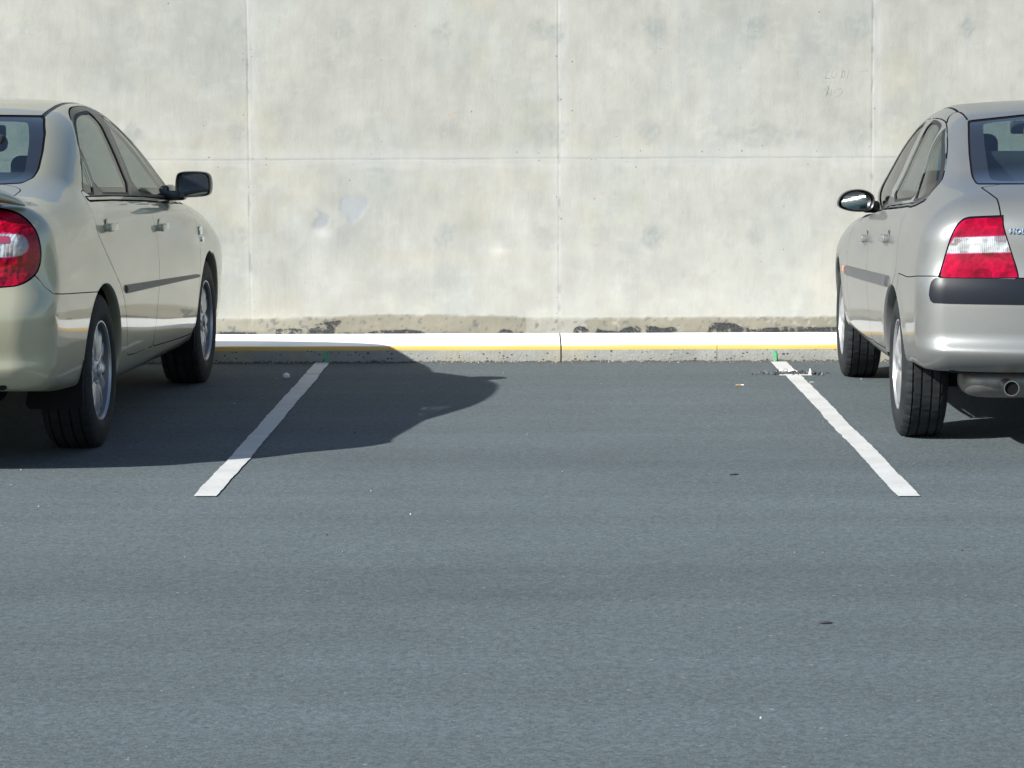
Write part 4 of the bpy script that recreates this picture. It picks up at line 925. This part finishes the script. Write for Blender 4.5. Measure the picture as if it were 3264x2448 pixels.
def build_vectra():
    S = VECTRA; paint = mat_paint('silver_paint', (.176, .182, .178), (.136, .141, .138), .42, .42, .45)
    car = empty('parked_car', (2.384, 11.43, 0), -math.radians(1.3))
    tag(car, 'silver grey sedan with black bumper strip and exposed exhaust, right of the empty bay', 'car', 'cars parked facing the wall')
    M = arch_cut(S, body_mesh(S)); seams = []
    DLO = [(-.20, 1.062), (-.150, 1.103), (-.09, 1.139), (-.005, 1.187), (.10, 1.238), (.212, 1.286), (.34, 1.330), (.446, 1.354), (.53, 1.366), (.69, 1.376), (.96, 1.375), (1.15, 1.364), (1.32, 1.326), (1.52, 1.252), (1.72, 1.152), (1.90, 1.045), (2.02, .965), (2.03, .90), (1.90, .893), (1.7, .906), (1.45, .931), (1.2, .953), (.984, .967), (.5, .990), (.13, 1.010), (-.045, 1.013), (-.17, 1.024), (-.235, 1.042)]
    dlo, g, M = cut(M, side_poly(DLO, 1), .002); seams.append(g)
    panes = [('quarter_window', [(-.185, 1.060), (-.135, 1.099), (-.07, 1.137), (.01, 1.181), (.11, 1.228), (.22, 1.272), (.33, 1.313), (.388, 1.331), (.272, 1.208), (.185, 1.095), (.110, 1.028), (-.04, 1.027), (-.14, 1.034)], 2),
             ('side_window', [(.145, 1.030), (.22, 1.09), (.31, 1.205), (.42, 1.316), (.48, 1.340), (.58, 1.352), (.70, 1.361), (.83, 1.361), (.838, 1.25), (.85, 1.12), (.885, .993), (.5, 1.012)], 0),
             ('side_window', [(1.045, .985), (1.010, 1.12), (.995, 1.25), (.99, 1.356), (1.12, 1.348), (1.28, 1.312), (1.48, 1.238), (1.66, 1.146), (1.78, 1.07), (1.80, .95), (1.76, .925), (1.4, .952)], 1)]
    glass, seal, frame = windows(car, dlo, panes, None, None, .007, None)
    a_pil, frame = clip(frame, np.minimum(1.78 - frame[0][:, 1] , 0 * frame[0][:, 1] + 9))
    BELT = [(-.245, 1.038), (-.17, 1.022), (-.045, 1.011), (.13, 1.008), (.5, .988), (.984, .965), (1.2, .951), (1.45, .929), (1.7, .904), (1.9, .891), (2.03, .898), (2.03, .886), (1.9, .876), (1.7, .889), (1.45, .914), (1.2, .936), (.984, .950), (.5, .973), (.13, .993), (-.045, .996), (-.17, 1.007), (-.25, 1.028)]
    belt, g, M = cut_thin(M, side_poly(BELT, 0), .003); seams.append(g)
    RD = [(.06, 1.02), (.045, .99), (.032, .95), (.02, .90), (.0, .84), (-.035, .78), (-.06, .72), (-.02, .66), (.2, .60), (.33, .45), (.345, .36), (.36, .345), (.96, .330), (.985, .345), (1.0, .45), (1.05, .60), (1.08, .68), (1.10, .80), (1.095, .90), (1.085, 1.0)]
    FD = [(1.085, 1.0), (1.095, .90), (1.10, .80), (1.08, .68), (1.05, .60), (1.0, .45), (.985, .345), (1.01, .328), (1.93, .305), (1.97, .315), (2.02, .42), (2.075, .56), (2.09, .65), (2.065, .74), (1.98, .81), (1.88, .86), (1.80, .93)]
    rd, g, M = cut(M, side_poly(RD, 1), .0022); seams.append(g)
    fd, g, M = cut(M, side_poly(FD, 1), .0022); seams.append(g)
    GL = [(-.2, 1.396), (.25, 1.389), (.488, 1.364), (.508, 1.30), (.526, 1.226), (.542, 1.128), (.540, 1.105), (.36, 1.108), (-.2, 1.110)]
    CL = [(-.2, 1.380), (.25, 1.374), (.425, 1.358), (.438, 1.345), (.460, 1.238), (.470, 1.161), (.478, 1.130), (.466, 1.118), (.36, 1.119), (-.2, 1.121)]
    rg, g, M = cut(M, back_poly(GL, 0), .004); seams.append(g)
    clear, _, frit = cut(rg, back_poly(CL, 1))
    WS = lambda V: np.maximum(np.maximum(V[:, 0] - (S['Wg'](V[:, 2]) + S['Wgy'](V[:, 1]) - .06), V[:, 2] - 1.405), np.maximum(.98 - V[:, 2], 1.2 - V[:, 1]))
    ws, g, M = cut(M, WS, .004); seams.append(g)
    rs = np.array([(.566, .44), (.545, .545), (.520, .585), (.500, .57), (.492, .48), (.489, .33)]); rs = soften(rs, 2, False)
    def seamf(V):
        o = np.full(len(V), 9.)
        for a, b in zip(rs, rs[1:]):
            e = b - a; w = V[:, :2] - a; t = np.clip((w @ e) / (e @ e), 0, 1); o = np.minimum(o, np.hypot(*(w - t[:, None] * e).T))
        ditch = np.maximum(np.abs(V[:, 0] - .500) - .001, np.maximum(.57 - V[:, 1], V[:, 1] - 1.5))
        return np.maximum(np.minimum(o, ditch) - .0042, 1.27 - V[:, 2])
    s_, _, M = cut_thin(M, seamf); seams.append(s_)
    LP = [(-.256, .985), (-.152, .981), (-.085, .978), (-.062, .971), (-.046, .955), (-.033, .930), (-.015, .880), (.006, .820), (.020, .770), (.028, .733), (-.156, .734), (-.376, .738), (-.338, .81), (-.299, .90)]
    lamp, g, M = cut(M, corner_poly(LP, 0), .0032); seams.append(g)
    LID = [(-.2, 1.3), (.36, 1.3), (.543, 1.104), (.521, 1.075), (.499, 1.050), (.497, .985), (.480, .89), (.462, .80), (.444, .735), (.30, .735), (-.2, .735)]
    lid, g, M = cut(M, lambda V: np.maximum(sdpoly(V[:, [0, 2]], np.array(LID)), V[:, 1] + .43), .003); seams.append(g)
    bump, g, M = cut(M, lambda V: np.maximum(V[:, 2] - .717 - .022 * sstep(-.35, -.75, V[:, 1]), V[:, 1] + .15), .002); seams.append(g)
    STR = lambda V: np.maximum(smax(np.abs(V[:, 2] - .681) - .052, V[:, 0] + V[:, 1] - .070, .040), V[:, 1] + .45)
    bq = refine(bump, STR, .03, 1); strip = clip(bq, STR(bq[0]))[0]
    hood, g, M = cut(M, lambda V: np.maximum(np.maximum(V[:, 0] - .68, .72 - V[:, 2]), np.maximum(2.32 - V[:, 1], V[:, 1] - 3.3)), .0025); seams.append(g)
    hl, g, M = cut(M, lambda V: np.maximum(np.maximum(np.maximum(.36 - V[:, 0], V[:, 2] - .72), .58 - V[:, 2]), 3.15 - V[:, 1]), .003); seams.append(g)
    gr, g, M = cut(M, lambda V: np.maximum(np.maximum(np.maximum(V[:, 0] - .31, V[:, 2] - .68), .58 - V[:, 2]), 3.15 - V[:, 1]), .003); seams.append(g)
    body = part('body', both(M), paint, car)
    part('panel_seam', both(offset(join(*seams), -.005)), MAT['seam'], car)
    rds = put_sides('rear_door', rd, paint, (car, car)); fds = put_sides('front_door', fd, paint, (car, car))
    bp = part('bumper', both(bump), paint, car); part('bonnet', both(hood), paint, car); part('grille', both(gr), MAT['black'], car)
    part('bumper_strip', both(dome(strip, STR, .020, .042)), MAT['slate'], bp)
    put_sides('headlight', hl, MAT['clear_optic'], (car, car))
    for nm, p, own in glass: put_sides(nm, p, MAT['side_glass'], (rds, fds, (body, body))[own])
    q_f = clip(frame, frame[0][:, 1] - .085)[0]; fr = clip(clip(frame, .085 - frame[0][:, 1])[0], clip(frame, .085 - frame[0][:, 1])[0][0][:, 1] - .94)[0]; ff = clip(frame, .944 - frame[0][:, 1])[0]
    put_sides('window_frame', q_f, MAT['gloss'], (body, body)); put_sides('window_frame', fr, paint, rds); put_sides('window_frame', ff, paint, fds); put_sides('mirror_mount', a_pil, MAT['black'], fds)
    s1 = clip(seal, seal[0][:, 1] - .94)[0]; put_sides('window_seal', s1, MAT['seal'], rds); put_sides('window_seal', clip(seal, .94 - seal[0][:, 1])[0], MAT['seal'], fds)
    b_r = clip(clip(belt, belt[0][:, 1] - 1.088)[0], .062 - clip(belt, belt[0][:, 1] - 1.088)[0][0][:, 1])[0]; b_f = clip(belt, 1.092 - belt[0][:, 1])[0]; b_q = clip(belt, belt[0][:, 1] - .058)[0]
    put_sides('belt_moulding', offset(b_r, .004), MAT['grey_plastic'], rds); put_sides('belt_moulding', offset(b_f, .004), MAT['grey_plastic'], fds); put_sides('belt_moulding', offset(b_q, .004), MAT['grey_plastic'], (body, body))
    MO = side_poly([(.152, .686), (.165, .688), (2.15, .622), (2.165, .615), (2.155, .576), (2.14, .573), (.165, .637), (.152, .642)], 0)
    for dr, ds in ((rd, rds), (fd, fds)):
        dq = refine(dr, MO, .02); m_ = clip(dq, MO(dq[0]))[0]; put_sides('side_moulding', dome(m_, MO, .016, .010), MAT['grey_plastic'], ds)
    handle(rds, S, .385, .842, paint, .15); handle(fds, S, 1.235, .802, paint, .15)
    for s in (1, -1):
        x = surf_x(S, 2.215, .598); bm = bmesh.new(); rbox(bm, (s * (x + .004), 2.215, .600), (.014, .06, .032), .007, 3); bm_obj('side_indicator', bm, MAT['amber'], body, 50)
    g_ = part('rear_window', both(offset(clear, -.003)), MAT['glass'], car); part('window_border', both(offset(frit, -.003)), MAT['frit'], g_)
    part('windscreen', both(offset(ws, -.003)), MAT['glass'], car)
    ld = part('boot_lid', both(lid), paint, car)
    WB = corner_poly([(-.36, .906), (-.286, .905), (-.037, .896), (-.018, .868), (.006, .832), (-.314, .840), (-.36, .841)], 0)
    cl, _, rl = cut(lamp, WB, 0); cl2, rim, rl2 = cut(lamp, WB, .003)
    for s in (1, -1):
        f = (lambda m: m) if s > 0 else mirror
        t = part('tail_light', f(offset(rl, -.005)), MAT['red_zone_optic'], car)
        part('lamp_optic', f(offset(cl, -.005)), MAT['clear_optic'], t); part('red_lens', f(rl2), MAT['red_lens'], t); part('clear_lens', f(join(cl2, rim)), MAT['clear_lens'], t); part('lamp_housing', f(offset(lamp, -.020)), MAT['red_base'], t)
    # chrome lettering on the boot lid
    cu = bpy.data.curves.new('boot_lettering', 'FONT'); cu.body = 'HOLDEN'; cu.size = .030; cu.extrude = .003; cu.bevel_depth = .0008; cu.space_character = 1.05; cu.shear = .2
    to = bpy.data.objects.new('tmp_text', cu); COL.objects.link(to); bpy.context.view_layer.update()
    me = bpy.data.meshes.new_from_object(to.evaluated_get(bpy.context.evaluated_depsgraph_get())); bpy.data.objects.remove(to)
    for v in me.vertices:
        x, z = -.470 + v.co.x, .915 + v.co.y; v.co = Vector((x, surf_yr(S, abs(x), z) - .003 - v.co.z, z))
    link('boot_lettering', me, MAT['chrome'], ld)
    # mirrors
    FC = [(-.098, -.012), (-.080, .030), (-.040, .054), (.015, .060), (.065, .048), (.094, .022), (.092, -.022), (.072, -.050), (.02, -.056), (-.04, -.050), (-.085, -.035)]
    for s in (1, -1):
        c = (s * .843, 1.70, .966); fc = [(-u * s, w) for u, w in FC]
        bm, f = side_mirror(car, fc, c, None, .13, None, [((s * .765, 1.79, .935), (.09, .10, .06), .02)], s * .24)
        mo = bm_obj('side_mirror', bm, MAT['black'], car, 50)
        glass_face(f, .82, .82, c, s, MIRROR_TILT, 7.5, .012, mo)
    # exhaust
    bm = bmesh.new(); rg = []
    for x, k in ((-.635, .30), (-.62, .62), (-.595, .84), (-.555, .96), (-.50, 1), (-.10, 1), (-.04, .95), (.0, .8), (.02, .4)):
        rg.append([(x, -.56 + .125 * k * math.cos(a), .300 + .075 * k * math.sin(a)) for a in np.linspace(0, 2 * math.pi, 28)[:-1]])
    loft(bm, rg); tube(bm, [(-.3, -.45, .31), (-.2, .2, .27), (-.1, 2.0, .25)], .028, 12)
    ex = bm_obj('exhaust_muffler', bm, MAT['steel'], car, 50)
    bm = bmesh.new(); n = 28; rg = []
    for (y, r) in ((-.66, .029), (-.80, .031), (-.815, .032), (-.815, .0275), (-.70, .0270)): rg.append([(-.455 - .02 * (y + .8) + r * math.cos(2 * math.pi * i / n), y, .289 + r * math.sin(2 * math.pi * i / n)) for i in range(n)])
    loft(bm, rg, True, True); tp = bm_obj('tail_pipe', bm, MAT['tip'], car, 40)
    bm = bmesh.new(); bm.faces.new([bm.verts.new((-.455 + .0273 * math.cos(2 * math.pi * i / n), -.806, .289 + .0273 * math.sin(2 * math.pi * i / n))) for i in range(n)]); bm_obj('bore_shade_disc', bm, MAT['seam'], tp, 0)  # black disc across the mouth, colouring in the shade of the bore
    bm = bmesh.new(); rbox(bm, (0, -.1, .36), (1.15, .5, .12), .05); tube(bm, [(-.72, .02, .30), (.72, .02, .30)], .045); tube(bm, [(-.55, .0, .32), (-.50, .35, .30), (-.55, .75, .28)], .035); rbox(bm, (-.42, -.50, .41), (.55, .28, .05), .02)
    for s in (1, -1): tube(bm, [(s * .60, -.06, .22), (s * .60, -.03, .45)], .032)
    bm_obj('underbody', bm, MAT['dark'], car, 50)
    bm = bmesh.new(); rbox(bm, (0, surf_yr(S, 0, .85) - .008, .85), (.37, .014, .13), .006); bm_obj('number_plate', bm, MAT['alloy'], car, 40)
    # small pale sticker in the corner of the quarter window, seen on the left side
    floor_pan(car, S, -.72, 3.3); arch_lips(S, car, paint, body); lining(car, [M, rd, fd, frame])
    cabin(car, S, 1.235, 1.13, .35, (-.17, .17), .0, (.22, .085, .085))
    add_wheels(car, S, .3175, .195, .198, 5, 'five', 1.466)
    return car
MIRROR_TILT = 24.

# ------------------------------------------------------------------ litter on the asphalt
def build_litter():
    wp = plain('white_paper', (.78, .78, .77), .8)
    def lump(name, loc, s, mat, sd, sub=2, amp=.35, flat=1.):
        bm = bmesh.new(); bmesh.ops.create_icosphere(bm, subdivisions=sub, radius=1); rng = np.random.RandomState(sd)
        for v in bm.verts: v.co *= 1 + amp * rng.randn() * .5
        bmesh.ops.scale(bm, vec=s, verts=bm.verts); z0 = min(v.co.z for v in bm.verts)
        bmesh.ops.translate(bm, vec=(0, 0, -z0), verts=bm.verts); o = bm_obj(name, bm, mat, None, 0); o.location = loc; return o
    tag(lump('crumpled_paper', (-1.357, 14.02, 0), (.019, .015, .013), wp, 3, 3, .28), 'crumpled ball of white paper in the shade beside the left bay line', 'litter')
    st = plain('pale_stone', (.42, .40, .34), .9)
    tag(lump('pebble', (-1.408, 13.99, 0), (.0055, .005, .004), st, 4, 1), 'tiny pale pebble beside the crumpled white paper', 'pebble')
    bm = bmesh.new(); tube(bm, [(-.020, 0, .004), (.006, .001, .004)], .004, 12); cb = plain('cigarette_filter', (.45, .27, .13), .8)
    o = bm_obj('cigarette_butt', bm, cb, None, 40); o.location = (1.034, 13.56, .0); o.rotation_euler = (0, 0, .15); tag(o, 'brown cigarette butt lying on sunlit asphalt left of the right bay line', 'litter')
    bm = bmesh.new(); tube(bm, [(.006, .001, .004), (.022, .002, .004)], .0039, 12); bm_obj('paper_end', bm, wp, o, 40)
    bm = bmesh.new(); f = [(-.008, 0), (.007, 0), (.0085, .018), (.004, .034), (.0005, .037), (-.003, .026), (-.0065, .014)]
    loft(bm, [[(u, -.002 - .1 * w, w) for u, w in f], [(u * .9, .003 - .1 * w, w * .97) for u, w in f]])
    o = bm_obj('plastic_shard', bm, wp, None, 0); o.location = (1.452, 14.115, .001); tag(o, 'small white shard standing upright beside the broken end of the right bay line', 'litter')
    bm = bmesh.new(); fl = [(-.085, -.004), (-.03, -.007), (.03, -.006), (.09, -.008), (.095, .002), (.03, .006), (-.04, .006), (-.08, .003)]
    loft(bm, [[(u, w, .001) for u, w in fl], [(u, w * .8, .006) for u, w in fl]]); o = bm_obj('cable_tie', bm, plain('dusty_grey_plastic', (.40, .40, .38), .8), None, 0); o.location = (1.372, 14.10, 0)
    o.name = 'flat_strip'; tag(o, 'thin pale grey strip lying across the break in the right bay line', 'litter')
    bm = bmesh.new(); tube(bm, [(-.011, 0, .003), (.011, .001, .003)], .0026, 8); o = bm_obj('stick', bm, plain('bleached_wood', (.46, .42, .33), .9), None, 40); o.location = (1.420, 13.71, 0); tag(o, 'short bleached stick on asphalt right of the right bay line', 'stick')
    bm = bmesh.new(); tube(bm, [(-.017, -.006, .003), (.0, .001, .0045), (.018, .008, .003)], [.0022, .0032, .0018], 8); o = bm_obj('twig', bm, plain('dark_twig', (.030, .026, .022), .9), None, 40); o.location = (.755, 10.17, 0); tag(o, 'short dark twig on open asphalt in the middle of the empty bay', 'twig')
    lf = plain('dry_leaf', (.035, .04, .05), .8)
    for (x, y, r, lb) in ((.785, 7.165, .1, 'dark flattened leaf alone on the open foreground asphalt'),):
        bm = bmesh.new(); n = 10; pts = [(.018 * math.cos(a) * (1 if abs(math.cos(a)) < .9 else 1.15), .009 * math.sin(a)) for a in np.linspace(0, 2 * math.pi, n + 1)[:-1]]
        loft(bm, [[(u, w, .0015 + .002 * abs(w) / .009) for u, w in pts], [(u, w, .003 + .003 * abs(w) / .009) for u, w in pts]]); o = bm_obj('leaf', bm, lf, None, 0); o.location = (x, y, 0); o.rotation_euler = (0, 0, r); tag(o, lb, 'leaf')
    # broken-up asphalt and paint crumbs at the break in the right line, and grit in the gutter
    def grit(name, pts, mats, sd, smin, smax, label):
        rng = np.random.RandomState(sd); bm = bmesh.new()
        for x, y in pts:
            r = smin + (smax - smin) * rng.rand() ** 3; t = bmesh.new(); bmesh.ops.create_icosphere(t, subdivisions=1, radius=r)
            mi = int(rng.rand() * len(mats))
            for v in t.verts: v.co *= .75 + .5 * rng.rand()
            for f in t.faces: f.material_index = mi
            bmesh.ops.translate(t, vec=(x, y, r * .45), verts=t.verts); me = bpy.data.meshes.new('tmp'); t.to_mesh(me); t.free(); bm.from_mesh(me); bpy.data.meshes.remove(me)
        tag(bm_obj(name, bm, mats, None, 0), label, None, None, 'stuff')
    dk = plain('dark_stone', (.045, .05, .055), .9); md = plain('grey_stone', (.13, .13, .125), .9); pt = plain('paint_crumb', (.68, .68, .65), .85)
    rng = np.random.RandomState(5)
    grit('broken_asphalt', [(1.36 + rng.normal(0, .085), 14.20 + rng.normal(0, .05)) for _ in range(330)], [dk, dk, dk, md], 8, .002, .011, 'crumbled black asphalt at the break in the right bay line')
    grit('paint_crumbs', [(1.352 + rng.uniform(-.046, .046), 14.285 + abs(rng.normal(0, .035)) - .03) for _ in range(130)], [pt], 9, .003, .011, 'crumbled white paint at the broken end of the right bay line')
    grit('loose_grit', [(rng.uniform(-3.5, 3.5), KERB_Y - .005 - abs(rng.normal(0, .045))) for _ in range(420)] + [(rng.uniform(-3, 3), rng.uniform(6, 14.8)) for _ in range(90)], [md, st, dk, st], 10, .0012, .0048, 'fine loose grit along the kerb and scattered over the asphalt')

build_ground(); build_lines(); build_kerb(); build_wall(); car_mats(); build_camry(); build_vectra(); build_litter()
